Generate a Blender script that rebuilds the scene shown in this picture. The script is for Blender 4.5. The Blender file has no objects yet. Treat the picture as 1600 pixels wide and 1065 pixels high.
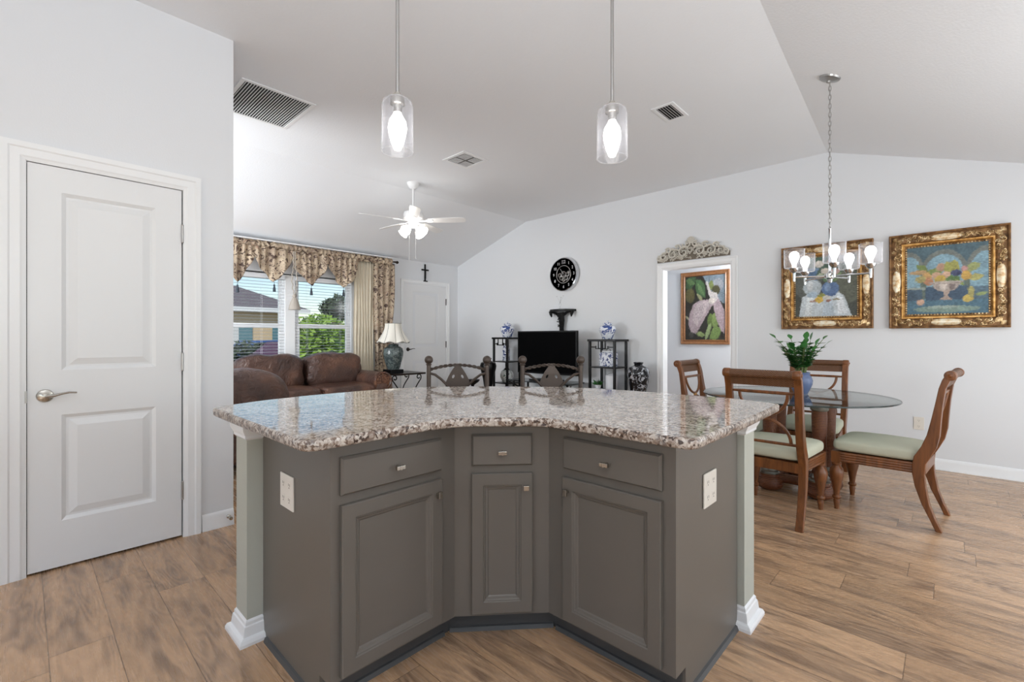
import bpy, math, random
from math import sin, cos, pi, radians, sqrt, atan2
from mathutils import Vector, Matrix, noise
SC = bpy.context.scene
COL = SC.collection
random.seed(7)

# ------------------------------------------------------------------ camera
cam_d = bpy.data.cameras.new('camera'); cam = bpy.data.objects.new('camera', cam_d); COL.objects.link(cam)
cam.location = (0, 0, 1.22); cam.rotation_euler = (pi/2, 0, radians(43.4-90))
cam_d.sensor_width = 36; cam_d.lens = 36*724/1600; cam_d.shift_y = -5.5/1600; cam_d.clip_start = .05; cam_d.clip_end = 300
SC.camera = cam
SC.view_settings.view_transform = 'Standard'; SC.view_settings.look = 'None'
SC.view_settings.gamma = 1; SC.view_settings.exposure = -0.50
SC.cycles.diffuse_bounces = 6; SC.cycles.max_bounces = 12; SC.cycles.transparent_max_bounces = 16
SC.cycles.use_denoising = True; SC.cycles.sample_clamp_indirect = 6

# ------------------------------------------------------------------ sky, sun, patio door light, added fill
W = bpy.data.worlds.new('sky'); SC.world = W; W.use_nodes = True
wn = W.node_tree.nodes; wl = W.node_tree.links
sky = wn.new('ShaderNodeTexSky'); sky.sky_type = 'NISHITA'; sky.sun_disc = False
sky.sun_elevation = radians(42); sky.sun_rotation = radians(235); sky.air_density = 1.0; sky.dust_density = .6
bgn = wn['Background']; bgn.inputs[1].default_value = .23
wl.new(sky.outputs[0], bgn.inputs[0])

def light(name, kind, loc, energy, color=(1, 1, 1), size=1, size_y=None, rot=None, aim=None):
    d = bpy.data.lights.new(name, kind); d.energy = energy; d.color = color
    if kind == 'AREA':
        d.size = size
        if size_y: d.shape = 'RECTANGLE'; d.size_y = size_y
    elif kind == 'POINT': d.shadow_soft_size = size
    elif kind == 'SUN': d.angle = size
    o = bpy.data.objects.new(name, d); COL.objects.link(o); o.location = loc
    if rot: o.rotation_euler = rot
    if aim: o.rotation_euler = Vector(aim).to_track_quat('-Z', 'Y').to_euler()
    return o
light('sun', 'SUN', (0, 0, 10), 4.2, (1, .95, .86), radians(.6), aim=(.75, .6, -.75))
# patio door daylight, then unseen fill lights added to brighten kitchen and living room
DAY = (.925, .97, 1)
light('daylight_patio_door', 'AREA', (3.9, -1.60, 1.15), 70, DAY, 2.6, 2.1, aim=(0, 1, 0))
light('fill_kitchen_left', 'AREA', (-2.98, 1.2, 1.5), 24, DAY, 3.0, 2.0, aim=(1, 0, 0))
light('fill_kitchen_rear', 'AREA', (0.2, -2.98, 1.5), 20, DAY, 3.0, 2.0, aim=(0, 1, 0))
light('fill_living_side', 'AREA', (-.9, 5.3, 1.4), 205, DAY, 2.4, 1.9, aim=(1, 0, 0))
# fill lights added out of view without lamps, aimed up to brighten the ceiling
light('ceiling_fill_kitchen', 'AREA', (-.5, -.75, 1.45), 150, DAY, .8, aim=(.30, .15, 1))
light('ceiling_fill_dining', 'AREA', (3.2, -1.3, 1.5), 16, DAY, .5, aim=(0, .3, 1))
light('ceiling_fill_living', 'AREA', (-.6, 5.3, 1.0), 18, DAY, .6, aim=(1.9, -.2, 1))
light('fill_hall', 'POINT', (6.35, 1.3, 2.1), 70, (.95, .98, 1), .12)  # added fill to brighten the hall; no lamp stands there

# ------------------------------------------------------------------ materials
def S(r, g, b):
    f = lambda c: (c/255/12.92 if c/255 <= .04045 else ((c/255+.055)/1.055)**2.4)
    return (f(r), f(g), f(b), 1)
class NT:
    def __init__(s, name):
        s.m = bpy.data.materials.new(name); s.m.use_nodes = True
        s.t = s.m.node_tree; s.n = s.t.nodes; s.b = s.n['Principled BSDF']; s.o = s.n['Material Output']
    def new(s, typ, **k):
        n = s.n.new(typ)
        for a, v in k.items():
            if a.startswith('i_'): n.inputs[a[2:].replace('_', ' ')].default_value = v
            else: setattr(n, a, v)
        return n
    def link(s, a, b): s.t.links.new(a, b)
    def ramp(s, src, stops, interp='LINEAR'):
        r = s.n.new('ShaderNodeValToRGB'); r.color_ramp.interpolation = interp
        e = r.color_ramp.elements
        while len(e) > 1: e.remove(e[-1])
        e[0].position = stops[0][0]; e[0].color = stops[0][1]
        for p, c in stops[1:]:
            q = e.new(p); q.color = c
        s.link(src, r.inputs[0]); return r
    def mix(s, fac, a, b, typ='MIX'):
        m = s.n.new('ShaderNodeMix'); m.data_type = 'RGBA'; m.blend_type = typ
        for sock, v in ((m.inputs[0], fac), (m.inputs[6], a), (m.inputs[7], b)):
            if hasattr(v, 'default_value'): s.link(v, sock)
            else: sock.default_value = v
        return m.outputs[2]
    def math(s, op, a, b=0.0, c=0.0):
        m = s.n.new('ShaderNodeMath'); m.operation = op
        for i, v in enumerate((a, b, c)):
            if hasattr(v, 'default_value'): s.link(v, m.inputs[i])
            else: m.inputs[i].default_value = v
        return m.outputs[0]
    def coords(s, scale=(1, 1, 1), kind='Object', rot=(0, 0, 0)):
        tc = s.n.new('ShaderNodeTexCoord'); mp = s.n.new('ShaderNodeMapping')
        mp.inputs['Scale'].default_value = scale; mp.inputs['Rotation'].default_value = rot
        s.link(tc.outputs[kind], mp.inputs[0]); return mp.outputs[0]
    def noise(s, vec, scale, detail=3, rough=.5, dist=0):
        n = s.n.new('ShaderNodeTexNoise'); n.inputs['Scale'].default_value = scale
        n.inputs['Detail'].default_value = detail; n.inputs['Roughness'].default_value = rough
        n.inputs['Distortion'].default_value = dist; s.link(vec, n.inputs['Vector']); return n
    def bump(s, h, strength=.2, dist=.01):
        b = s.n.new('ShaderNodeBump'); b.inputs['Strength'].default_value = strength
        b.inputs['Distance'].default_value = dist; s.link(h, b.inputs['Height']); s.link(b.outputs[0], s.b.inputs['Normal'])
def plain(name, col, rough=.5, metal=0, bump=0, bscale=200, var=0, spec=.5, bdist=.002):
    t = NT(name); t.b.inputs['Roughness'].default_value = rough; t.b.inputs['Metallic'].default_value = metal
    t.b.inputs['Specular IOR Level'].default_value = spec
    v = t.coords()
    n = t.noise(v, bscale if bump else 6, 3)
    if var:
        n2 = t.noise(v, 4, 3); c2 = tuple(x*(1-var) for x in col[:3])+(1,)
        t.link(t.mix(n2.outputs[0], col, c2), t.b.inputs['Base Color'])
    else: t.b.inputs['Base Color'].default_value = col
    if bump: t.bump(n.outputs[0], bump, bdist)
    return t.m
def emis(name, col, strength):
    t = NT(name); t.b.inputs['Base Color'].default_value = col
    t.b.inputs['Emission Color'].default_value = col; t.b.inputs['Emission Strength'].default_value = strength
    return t.m
def thin_glass(name, tint=(1, 1, 1, 1), white=.0, rough=.02, seeds=False, fres=1.45):
    t = NT(name); tr = t.new('ShaderNodeBsdfTransparent'); tr.inputs[0].default_value = tint
    gl = t.new('ShaderNodeBsdfGlossy'); gl.inputs['Roughness'].default_value = rough
    lwf = t.new('ShaderNodeLayerWeight'); lwf.inputs[0].default_value = .5; f0 = ((fres-1)/(fres+1))**2
    frs = t.math('MINIMUM', t.math('MULTIPLY_ADD', t.math('POWER', lwf.outputs['Facing'], 5.0), 1-f0, f0), 1.0)
    m1 = t.new('ShaderNodeMixShader'); t.link(frs, m1.inputs[0]); t.link(tr.outputs[0], m1.inputs[1]); t.link(gl.outputs[0], m1.inputs[2])
    out = m1.outputs[0]
    if white or seeds:
        lw = t.new('ShaderNodeLayerWeight'); lw.inputs[0].default_value = .35
        df = t.new('ShaderNodeBsdfTranslucent'); df.inputs[0].default_value = (.9, .9, .93, 1)
        d2 = t.new('ShaderNodeBsdfDiffuse'); d2.inputs[0].default_value = (.9, .9, .93, 1)
        ms = t.new('ShaderNodeMixShader'); ms.inputs[0].default_value = .5
        t.link(df.outputs[0], ms.inputs[1]); t.link(d2.outputs[0], ms.inputs[2])
        v = t.coords(); n = t.noise(v, 90, 2)
        r = t.ramp(n.outputs[0], [(.5, (0, 0, 0, 1)), (.68, (.5, .5, .5, 1))])
        f = t.math('MULTIPLY', t.math('POWER', lw.outputs['Facing'], 3.0), .5)
        f = t.math('ADD', f, white)
        if seeds: f = t.math('ADD', f, t.math('MULTIPLY', r.outputs[0], .18))
        f = t.math('MINIMUM', f, .92)
        m2 = t.new('ShaderNodeMixShader'); t.link(f, m2.inputs[0]); t.link(out, m2.inputs[1]); t.link(ms.outputs[0], m2.inputs[2]); out = m2.outputs[0]
    t.link(out, t.o.inputs[0]); return t.m

M = {}
M['wall'] = plain('wall_paint', S(222, 224, 227), .75, bump=.25, bscale=120, bdist=.0015)
M['ceil'] = plain('ceiling_paint', S(233, 235, 238), .85, bump=.5, bscale=70, bdist=.003)
M['trim'] = plain('white_trim', S(234, 235, 236), .35, bump=.04, bscale=60)
M['door'] = plain('white_door', S(226, 227, 228), .32, bump=.05, bscale=60)
M['cab'] = plain('taupe_cabinet_paint', S(104, 98, 91), .38, bump=.06, bscale=90, var=.06)
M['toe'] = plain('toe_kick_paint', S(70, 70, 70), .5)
M['sage'] = plain('sage_wall_paint', S(177, 178, 167), .7, bump=.4, bscale=140, bdist=.002)
M['nickel'] = plain('brushed_nickel', S(190, 186, 178), .24, 1)
M['chrome'] = plain('chrome', S(205, 207, 210), .1, 1)
M['steel'] = plain('satin_metal', S(176, 174, 172), .32, 1)
M['plate'] = plain('outlet_plastic', S(226, 220, 210), .4)
M['slotgrey'] = plain('slot_grey', S(120, 112, 104), .6)
M['dark'] = plain('shade_black', S(14, 14, 15), .8)  # near-black standing in for shade in door gaps and vent ducts
M['black'] = plain('black_lacquer', S(7, 7, 8), .3, bump=.05, spec=.3)
M['blackmatte'] = plain('black_iron', S(12, 11, 11), .55, bump=.2, bscale=60, spec=.3)
M['screen'] = plain('screen_black', S(3, 3, 4), .6, spec=.04)
M['smoke'] = thin_glass('smoked_glass', (.45, .47, .48, 1), 0, .03)
M['grille'] = plain('grille_white', S(215, 215, 216), .5)
M['taupe'] = plain('taupe_metal', S(78, 67, 60), .42, .35, bump=.15, bscale=80)
M['fanwhite'] = plain('fan_white', S(232, 232, 232), .35)
M['fabric'] = plain('sage_upholstery', S(190, 190, 170), .85, bump=.3, bscale=400, var=.12, bdist=.001)
M['blind'] = plain('blind_white', S(235, 238, 242), .5)
M['frost'] = emis('frosted_lit_glass', (1, .95, .88, 1), 14)
M['bulb'] = emis('lit_bulb', (1, .99, .97, 1), 7)
M['shadeglass'] = thin_glass('seeded_glass', (.95, .95, .96, 1), .03, .18, True)
M['cupglass'] = thin_glass('clear_cup_glass', (.93, .93, .94, 1), .035, .3)
M['pane'] = thin_glass('window_glass', (.97, .98, .98, 1), 0, .12, fres=1.22)
M['tableglass'] = thin_glass('table_glass', (.74, .80, .79, 1), 0, .01, fres=1.6)
M['glassedge'] = plain('polished_glass_edge', S(38, 52, 52), .12)
M['lampshade'] = plain('lamp_shade_linen', S(232, 228, 218), .8)
M['silver'] = plain('aged_silver', S(150, 148, 142), .35, .9, bump=.3, bscale=60)
M['soil'] = plain('soil', S(60, 45, 35), .9, bump=.5, bscale=60)
M['stem'] = plain('green_stem', S(90, 105, 55), .6)
M['leaf'] = plain('glossy_leaf', S(58, 122, 56), .3, var=.4)
M['bluepot'] = plain('blue_glaze', S(104, 120, 158), .25, bump=.2, bscale=30, var=.3)
M['whiteporc'] = plain('white_porcelain', S(226, 228, 232), .18)
M['pedground'] = plain('pediment_ground_shade', S(120, 110, 98), .8)  # darker than the curls: recess shade put into the colour
M['antique'] = plain('antique_white_carving', S(212, 207, 196), .7, var=.2)
M['glassclear'] = thin_glass('clear_glass', (1, 1, 1, 1), .06, .02)
M['bronze'] = plain('dark_bronze', S(46, 36, 30), .35, .6)
M['cream'] = plain('cream_drape', S(214, 204, 184), .8, bump=.2, bscale=300)
M['cord'] = plain('cord_silver', S(170, 162, 152), .7, bump=.5, bscale=150)
M['tassel'] = plain('slate_tassel', S(52, 60, 70), .7, bump=.4, bscale=200)

def mat_wood_dark(name, c1, c2, sc=(40, 40, 4), rough=.3):
    t = NT(name); v = t.coords(sc); n = t.noise(v, 1.0, 5, .6, .6)
    r = t.ramp(n.outputs[0], [(.3, c1), (.7, c2)]); t.link(r.outputs[0], t.b.inputs['Base Color'])
    t.b.inputs['Roughness'].default_value = rough; t.bump(n.outputs[0], .08, .002); return t.m
M['chairwood'] = mat_wood_dark('chair_mahogany', S(84, 47, 22), S(132, 80, 41))
M['frame_pine'] = mat_wood_dark('brown_frame_wood', S(120, 78, 46), S(160, 112, 72), (60, 60, 60))

def mat_herring():
    t = NT('woven_herringbone'); v = t.coords()
    sx = t.new('ShaderNodeSeparateXYZ'); t.link(v, sx.inputs[0])
    a = t.math('PINGPONG', sx.outputs[0], .016); b = t.math('ADD', sx.outputs[2], a)
    c = t.math('SINE', t.math('MULTIPLY', b, 2*pi/.011))
    r = t.ramp(t.math('MULTIPLY_ADD', c, .5, .5), [(.25, S(48, 28, 16)), (.8, S(132, 88, 54))])
    t.link(r.outputs[0], t.b.inputs['Base Color']); t.b.inputs['Roughness'].default_value = .4
    t.bump(c, .5, .002); return t.m
M['herring'] = mat_herring()
def mat_rattan():
    t = NT('woven_rattan'); v = t.coords(); w = t.new('ShaderNodeTexWave'); w.wave_type = 'BANDS'; w.bands_direction = 'Z'
    w.inputs['Scale'].default_value = 26; w.inputs['Distortion'].default_value = 3; w.inputs['Detail Scale'].default_value = 8; t.link(v, w.inputs[0])
    n = t.noise(v, 8, 2)
    r = t.ramp(w.outputs[0], [(.1, S(54, 28, 14)), (.7, S(138, 84, 46))]); r2 = t.mix(n.outputs[0], r.outputs[0], S(96, 46, 24))
    t.link(r2, t.b.inputs['Base Color']); t.b.inputs['Roughness'].default_value = .38; t.bump(w.outputs[0], .5, .003); return t.m
M['rattan'] = mat_rattan()

def mat_floor():
    t = NT('oak_vinyl_planks')
    uv = t.new('ShaderNodeUVMap', uv_map='UVMap'); at = t.new('ShaderNodeAttribute', attribute_name='Pl')
    sx = t.new('ShaderNodeSeparateXYZ'); t.link(uv.outputs[0], sx.inputs[0])
    sa = t.new('ShaderNodeSeparateColor'); t.link(at.outputs['Color'], sa.inputs[0])
    rnd, length, r2 = sa.outputs[0], sa.outputs[1], sa.outputs[2]
    off = t.math('MULTIPLY', rnd, 37.0)
    cb = t.new('ShaderNodeCombineXYZ'); t.link(t.math('ADD', sx.outputs[0], off), cb.inputs[0]); t.link(t.math('ADD', sx.outputs[1], t.math('MULTIPLY', r2, 19.0)), cb.inputs[1]); t.link(off, cb.inputs[2])
    mp = t.new('ShaderNodeMapping'); mp.inputs['Scale'].default_value = (7, 1.2, 1); t.link(cb.outputs[0], mp.inputs[0])
    big = t.noise(mp.outputs[0], 1.1, 3, .5, 1.2)
    # cathedral rings: contour lines of a stretched noise
    mp3 = t.new('ShaderNodeMapping'); mp3.inputs['Scale'].default_value = (6.5, 1.1, 1); t.link(cb.outputs[0], mp3.inputs[0])
    ringn = t.noise(mp3.outputs[0], 1.0, 2, .45, .4)
    ring = t.math('SINE', t.math('MULTIPLY', ringn.outputs[0], 95.0))
    ring = t.math('MULTIPLY_ADD', ring, .5, .5)
    mp2 = t.new('ShaderNodeMapping'); mp2.inputs['Scale'].default_value = (90, 5, 1); t.link(cb.outputs[0], mp2.inputs[0])
    fine = t.noise(mp2.outputs[0], 1.0, 5, .65, .3)
    base = t.mix(rnd, S(206, 168, 132), S(188, 152, 118))
    patch = t.ramp(big.outputs[0], [(.42, (0, 0, 0, 1)), (.62, (1, 1, 1, 1))])
    c = t.mix(t.math('MULTIPLY', patch.outputs[0], .46), base, S(142, 120, 102))
    rm = t.math('MULTIPLY', ring, t.math('MULTIPLY_ADD', patch.outputs[0], .48, .12))
    c = t.mix(rm, c, S(96, 72, 54))
    fr = t.ramp(fine.outputs[0], [(.42, (0, 0, 0, 1)), (.72, (1, 1, 1, 1))])
    c = t.mix(t.math('MULTIPLY', fr.outputs[0], .24), c, S(112, 84, 62))
    # seams
    wid = .19
    e1 = t.math('MINIMUM', sx.outputs[0], t.math('SUBTRACT', wid, sx.outputs[0]))
    ln = t.math('MULTIPLY', length, 4.0)
    e2 = t.math('MINIMUM', sx.outputs[1], t.math('SUBTRACT', ln, sx.outputs[1]))
    e = t.math('MINIMUM', e1, e2)
    seam = t.ramp(t.math('MULTIPLY', e, 400.0), [(.35, (1, 1, 1, 1)), (.85, (0, 0, 0, 1))])
    c = t.mix(t.math('MULTIPLY', seam.outputs[0], .75), c, S(84, 62, 44))
    t.link(c, t.b.inputs['Base Color'])
    t.b.inputs['Specular IOR Level'].default_value = .7; rr = t.math('MULTIPLY_ADD', fine.outputs[0], .14, .20); t.link(rr, t.b.inputs['Roughness'])
    h = t.math('SUBTRACT', t.math('MULTIPLY', fine.outputs[0], .4), seam.outputs[0]); t.bump(h, .25, .0015)
    return t.m
M['floor'] = mat_floor()

def mat_granite(name, rough, dk=0.0):
    t = NT(name); v = t.coords()
    n1 = t.noise(v, 11, 4, .6, 1.2)
    v1 = t.new('ShaderNodeTexVoronoi'); v1.inputs['Scale'].default_value = 120; v1.feature = 'F1'
    n0 = t.noise(v, 30, 2); 
    vm = t.new('ShaderNodeVectorMath'); vm.operation = 'MULTIPLY_ADD'; vm.inputs[1].default_value = (.03, .03, .03)
    t.link(n0.outputs['Color'], vm.inputs[0]); t.link(v, vm.inputs[2]); t.link(vm.outputs[0], v1.inputs['Vector'])
    sc = t.new('ShaderNodeSeparateColor'); t.link(v1.outputs['Color'], sc.inputs[0])
    val = t.math('ADD', t.math('MULTIPLY', sc.outputs[0], .55), t.math('MULTIPLY_ADD', n1.outputs[0], .75, -dk))
    r = t.ramp(val, [(.28, S(64, 48, 40)), (.39, S(112, 90, 76)), (.50, S(150, 134, 122)), (.60, S(178, 166, 156)), (.74, S(194, 184, 174)), (.9, S(212, 206, 198))])
    n2 = t.noise(v, 26, 3, .6); r2 = t.ramp(n2.outputs[0], [(.55, (0, 0, 0, 1)), (.68, (1, 1, 1, 1))])
    c = t.mix(t.math('MULTIPLY', r2.outputs[0], .45), r.outputs[0], S(128, 128, 130))
    t.link(c, t.b.inputs['Base Color']); t.b.inputs['Roughness'].default_value = rough
    t.b.inputs['IOR'].default_value = 1.6
    if rough > .15: t.bump(n0.outputs[0], .6, .006)
    return t.m
M['granite'] = mat_granite('polished_granite', .045)
M['granite_edge'] = mat_granite('chiselled_granite', .3, .13)

def mat_porc(name, bg, fg, scale, thr=.5):
    t = NT(name); v = t.coords(); n = t.noise(v, scale, 3, .6, 1.5)
    r = t.ramp(n.outputs[0], [(thr-.03, bg), (thr+.02, fg)]); t.link(r.outputs[0], t.b.inputs['Base Color'])
    t.b.inputs['Roughness'].default_value = .15; return t.m
M['bluewhite'] = mat_porc('blue_white_porcelain', S(226, 230, 238), S(58, 80, 140), 16, .53)
M['bluewhite2'] = mat_porc('blue_white_landscape', S(222, 226, 234), S(40, 58, 116), 26, .54)
M['blackwhite'] = mat_porc('black_vase_white_flowers', S(12, 12, 18), S(170, 172, 178), 13, .57)
M['teapot'] = mat_porc('painted_teapot', S(214, 218, 216), S(96, 120, 110), 22, .57)
M['lampbody'] = mat_porc('verdigris_ceramic', S(58, 68, 70), S(98, 108, 106), 20, .5)

def mat_leather():
    t = NT('brown_leather'); v = t.coords(); n = t.noise(v, 3, 4, .6); f = t.noise(v, 9, 4, .6, 2.5)
    r = t.ramp(n.outputs[0], [(.35, S(66, 46, 40)), (.5, S(88, 62, 52)), (.68, S(118, 82, 64))]); t.link(r.outputs[0], t.b.inputs['Base Color'])
    t.b.inputs['Roughness'].default_value = .28; t.bump(f.outputs[0], .8, .03); return t.m
M['leather'] = mat_leather()
M['leathertooled'] = mat_porc('tooled_leather', S(70, 44, 34), S(124, 86, 66), 28); 
def mat_floral():
    t = NT('floral_fabric'); v = t.coords((1, .35, 1)); n = t.noise(v, 13, 3, .6, 2.2); n2 = t.noise(v, 5, 3)
    base = t.ramp(n2.outputs[0], [(.35, S(200, 182, 156)), (.65, S(164, 144, 124))])
    r = t.ramp(n.outputs[0], [(.535, (0, 0, 0, 1)), (.57, (1, 1, 1, 1))])
    r3 = t.ramp(n.outputs[0], [(.36, (1, 1, 1, 1)), (.40, (0, 0, 0, 1))])
    c = t.mix(r.outputs[0], base.outputs[0], S(78, 56, 46)); c = t.mix(t.math('MULTIPLY', r3.outputs[0], .7), c, S(140, 104, 84))
    t.link(c, t.b.inputs['Base Color']); t.b.inputs['Roughness'].default_value = .6; return t.m
M['floral'] = mat_floral()
def mat_gold(name, a, b, c, rough=.35, metal=.7):
    t = NT(name); v = t.coords(); n = t.noise(v, 22, 3, .6)
    r = t.ramp(n.outputs[0], [(.35, a), (.5, b), (.66, c)]); t.link(r.outputs[0], t.b.inputs['Base Color'])
    t.b.inputs['Roughness'].default_value = rough; t.b.inputs['Metallic'].default_value = metal; return t.m
M['gold'] = mat_gold('warm_gold_leaf', S(150, 104, 48), S(196, 146, 80), S(214, 172, 110), .38, .55)
M['oldgold'] = mat_gold('antique_gold_carving', S(120, 92, 56), S(190, 158, 112), S(226, 206, 168), .32, .6)
M['golddark'] = mat_gold('gilt_ground_shade', S(92, 64, 38), S(130, 94, 58), S(156, 118, 76), .5, .3)  # darkened gilt base; crevice shade under the bright scrolls is in its colour
M['cartouche'] = mat_gold('ivory_gold_cartouche', S(196, 150, 92), S(232, 214, 180), S(240, 232, 214), .3, .15)
def mat_paint():
    t = NT('oil_paint'); a = t.new('ShaderNodeAttribute', attribute_name='Pl'); v = t.coords()
    n = t.noise(v, 30, 4, .6, 1.5); n2 = t.noise(v, 90, 2)
    f = t.math('MULTIPLY_ADD', n.outputs[0], .9, .55)
    c = t.mix(1.0, a.outputs['Color'], (0, 0, 0, 1), 'ADD')
    vm = t.new('ShaderNodeVectorMath'); vm.operation = 'SCALE'; t.link(c, vm.inputs[0]); t.link(f, vm.inputs['Scale'])
    t.link(vm.outputs[0], t.b.inputs['Base Color']); t.b.inputs['Roughness'].default_value = .55; t.bump(n2.outputs[0], .15, .001); return t.m
M['paint'] = mat_paint()
# outdoors
M['grass'] = plain('lawn_grass', S(168, 166, 92), .9, bump=.6, bscale=20, var=.4)
M['road'] = plain('asphalt', S(150, 150, 150), .9)
M['stucco'] = plain('beige_stucco', S(206, 182, 148), .85)
M['shingle'] = plain('grey_shingles', S(120, 112, 116), .9, var=.25, bump=.4, bscale=12)
M['foliage'] = plain('shrub_leaves', S(140, 176, 66), .6, var=.4)
M['foliage2'] = plain('dark_tree_leaves', S(70, 88, 62), .7, var=.5)
M['rust'] = plain('rust_shrub_leaves', S(160, 110, 80), .7, var=.5)
M['carblue'] = plain('blue_car_paint', S(70, 100, 150), .2)
M['carred'] = plain('red_car_paint', S(84, 34, 44), .2)
M['cardark'] = plain('navy_car_paint', S(44, 54, 84), .2)
M['tyre'] = plain('tyre_rubber', S(20, 20, 20), .8)
M['teal'] = plain('teal_shutter', S(90, 130, 140), .6)

# ------------------------------------------------------------------ mesh builder
class MB:
    def __init__(s): s.v = []; s.f = []; s.c = []; s.X = None; s.col = None; s.uv = None
    def add(s, vs, fs, X=None):
        o = len(s.v)
        for p in vs:
            p = Vector(p)
            if X is not None: p = X @ p
            if s.X is not None: p = s.X @ p
            s.v.append(p)
        for f in fs: s.f.append([i+o for i in f]); s.c.append(s.col)
        return s
    def box(s, x0, x1, y0, y1, z0, z1, X=None):
        x0, x1 = sorted((x0, x1)); y0, y1 = sorted((y0, y1)); z0, z1 = sorted((z0, z1))
        return s.add([(x0, y0, z0), (x1, y0, z0), (x1, y1, z0), (x0, y1, z0), (x0, y0, z1), (x1, y0, z1), (x1, y1, z1), (x0, y1, z1)],
              [(0, 3, 2, 1), (4, 5, 6, 7), (0, 1, 5, 4), (1, 2, 6, 5), (2, 3, 7, 6), (3, 0, 4, 7)], X)
    def lathe(s, prof, c=(0, 0, 0), seg=24, X=None, caps=True):
        vs = []; fs = []; n = len(prof)
        for i in range(seg):
            a = 2*pi*i/seg
            for r, z in prof: vs.append((c[0]+r*cos(a), c[1]+r*sin(a), c[2]+z))
        for i in range(seg):
            j = (i+1) % seg
            for k in range(n-1): fs.append((i*n+k, j*n+k, j*n+k+1, i*n+k+1))
        if caps:
            if prof[0][0] > 1e-6: fs.append([i*n for i in range(seg)][::-1])
            if prof[-1][0] > 1e-6: fs.append([i*n+n-1 for i in range(seg)])
        return s.add(vs, fs, X)
    def cyl(s, c, r, h, seg=20, X=None): return s.lathe([(r, 0), (r, h)], c, seg, X)
    def tube(s, pts, r, seg=8, closed=False, flat=1.0, X=None, caps=True):
        pts = [Vector(p) for p in pts]; n = len(pts); vs = []; fs = []
        if n < 2: return s
        up = None
        for i, p in enumerate(pts):
            if closed: d = pts[(i+1) % n]-pts[i-1]
            else: d = pts[min(i+1, n-1)]-pts[max(i-1, 0)]
            if d.length < 1e-9: d = Vector((0, 0, 1))
            d.normalize()
            if up is None:
                up = Vector((0, 0, 1)) if abs(d.z) < .9 else Vector((0, 1, 0))
            sd = d.cross(up)
            if sd.length < 1e-6: sd = d.orthogonal()
            sd.normalize(); up = sd.cross(d).normalized()
            rr = r[i] if isinstance(r, (list, tuple)) else r
            for k in range(seg):
                a = 2*pi*k/seg; vs.append(p+sd*(rr*cos(a))+up*(rr*flat*sin(a)))
        m = n if closed else n-1
        for i in range(m):
            j = (i+1) % n
            for k in range(seg):
                l = (k+1) % seg; fs.append((i*seg+k, i*seg+l, j*seg+l, j*seg+k))
        if not closed and caps: fs.append(list(range(seg))[::-1]); fs.append([(n-1)*seg+k for k in range(seg)])
        return s.add(vs, fs, X)
    def prism(s, poly, a, b, plane='xy', X=None):
        n = len(poly)
        def P(u, v, w): return (u, v, w) if plane == 'xy' else ((u, w, v) if plane == 'xz' else (w, u, v))
        vs = [P(u, v, a) for u, v in poly]+[P(u, v, b) for u, v in poly]
        fs = [list(range(n))[::-1], [n+i for i in range(n)]]+[(i, (i+1) % n, n+(i+1) % n, n+i) for i in range(n)]
        return s.add(vs, fs, X)
    def grid(s, fn, nu, nv, cu=False, cv=False, X=None):
        vs = [fn(i/nu, j/nv) for i in range(nu if cu else nu+1) for j in range(nv if cv else nv+1)]
        W_ = nv if cv else nv+1; H_ = nu if cu else nu+1; fs = []
        for i in range(nu):
            for j in range(nv):
                i2 = (i+1) % H_; j2 = (j+1) % W_; fs.append((i*W_+j, i2*W_+j, i2*W_+j2, i*W_+j2))
        return s.add(vs, fs, X)
    def ball(s, c, r, seg=12, sz=None, X=None):
        sz = sz or (1, 1, 1); vs = [(c[0], c[1], c[2]-r*sz[2])]; fs = []; rings = seg//2
        for i in range(1, rings):
            t = -pi/2+pi*i/rings
            for k in range(seg):
                a = 2*pi*k/seg; vs.append((c[0]+r*sz[0]*cos(t)*cos(a), c[1]+r*sz[1]*cos(t)*sin(a), c[2]+r*sz[2]*sin(t)))
        vs.append((c[0], c[1], c[2]+r*sz[2])); L = len(vs)-1
        for k in range(seg):
            l = (k+1) % seg; fs.append((0, 1+l, 1+k)); fs.append((L, L-seg+k, L-seg+l))
            for i in range(rings-2): a0 = 1+i*seg; fs.append((a0+k, a0+l, a0+seg+l, a0+seg+k))
        return s.add(vs, fs, X)
    def pillow(s, c, size, e=.45, nz=0, fr=4, seg=28, X=None, seed=0):
        def pw(v, p): return math.copysign(abs(v)**p, v)
        def fn(u, v):
            a = 2*pi*u; t = -pi/2+pi*v
            p = Vector((pw(cos(t), e)*pw(cos(a), e), pw(cos(t), e)*pw(sin(a), e), pw(sin(t), e)))
            q = Vector((p.x*size[0]/2, p.y*size[1]/2, p.z*size[2]/2))
            if nz: q *= 1+nz*noise.noise(Vector((q.x*fr+seed, q.y*fr, q.z*fr)))
            return q+Vector(c)
        return s.grid(fn, seg*2, seg, cu=True, X=X)
    def build(s, name, mat, parent=None, smooth=40, bevel=0, props=None):
        me = bpy.data.meshes.new(name); me.from_pydata([tuple(v) for v in s.v], [], s.f); me.update()
        if any(c is not None for c in s.c):
            at = me.color_attributes.new('Pl', 'FLOAT_COLOR', 'CORNER'); i = 0
            for p, c in zip(me.polygons, s.c):
                c = c or (1, 1, 1, 1)
                for _ in range(p.loop_total): at.data[i].color = c; i += 1
        if s.uv:
            uv = me.uv_layers.new(name='UVMap')
            for i, c in enumerate(s.uv): uv.data[i].uv = c
        if smooth: me.shade_smooth(); me.set_sharp_from_angle(angle=radians(smooth))
        me.materials.append(M[mat] if isinstance(mat, str) else mat)
        o = bpy.data.objects.new(name, me); COL.objects.link(o)
        if parent: o.parent = parent
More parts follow.
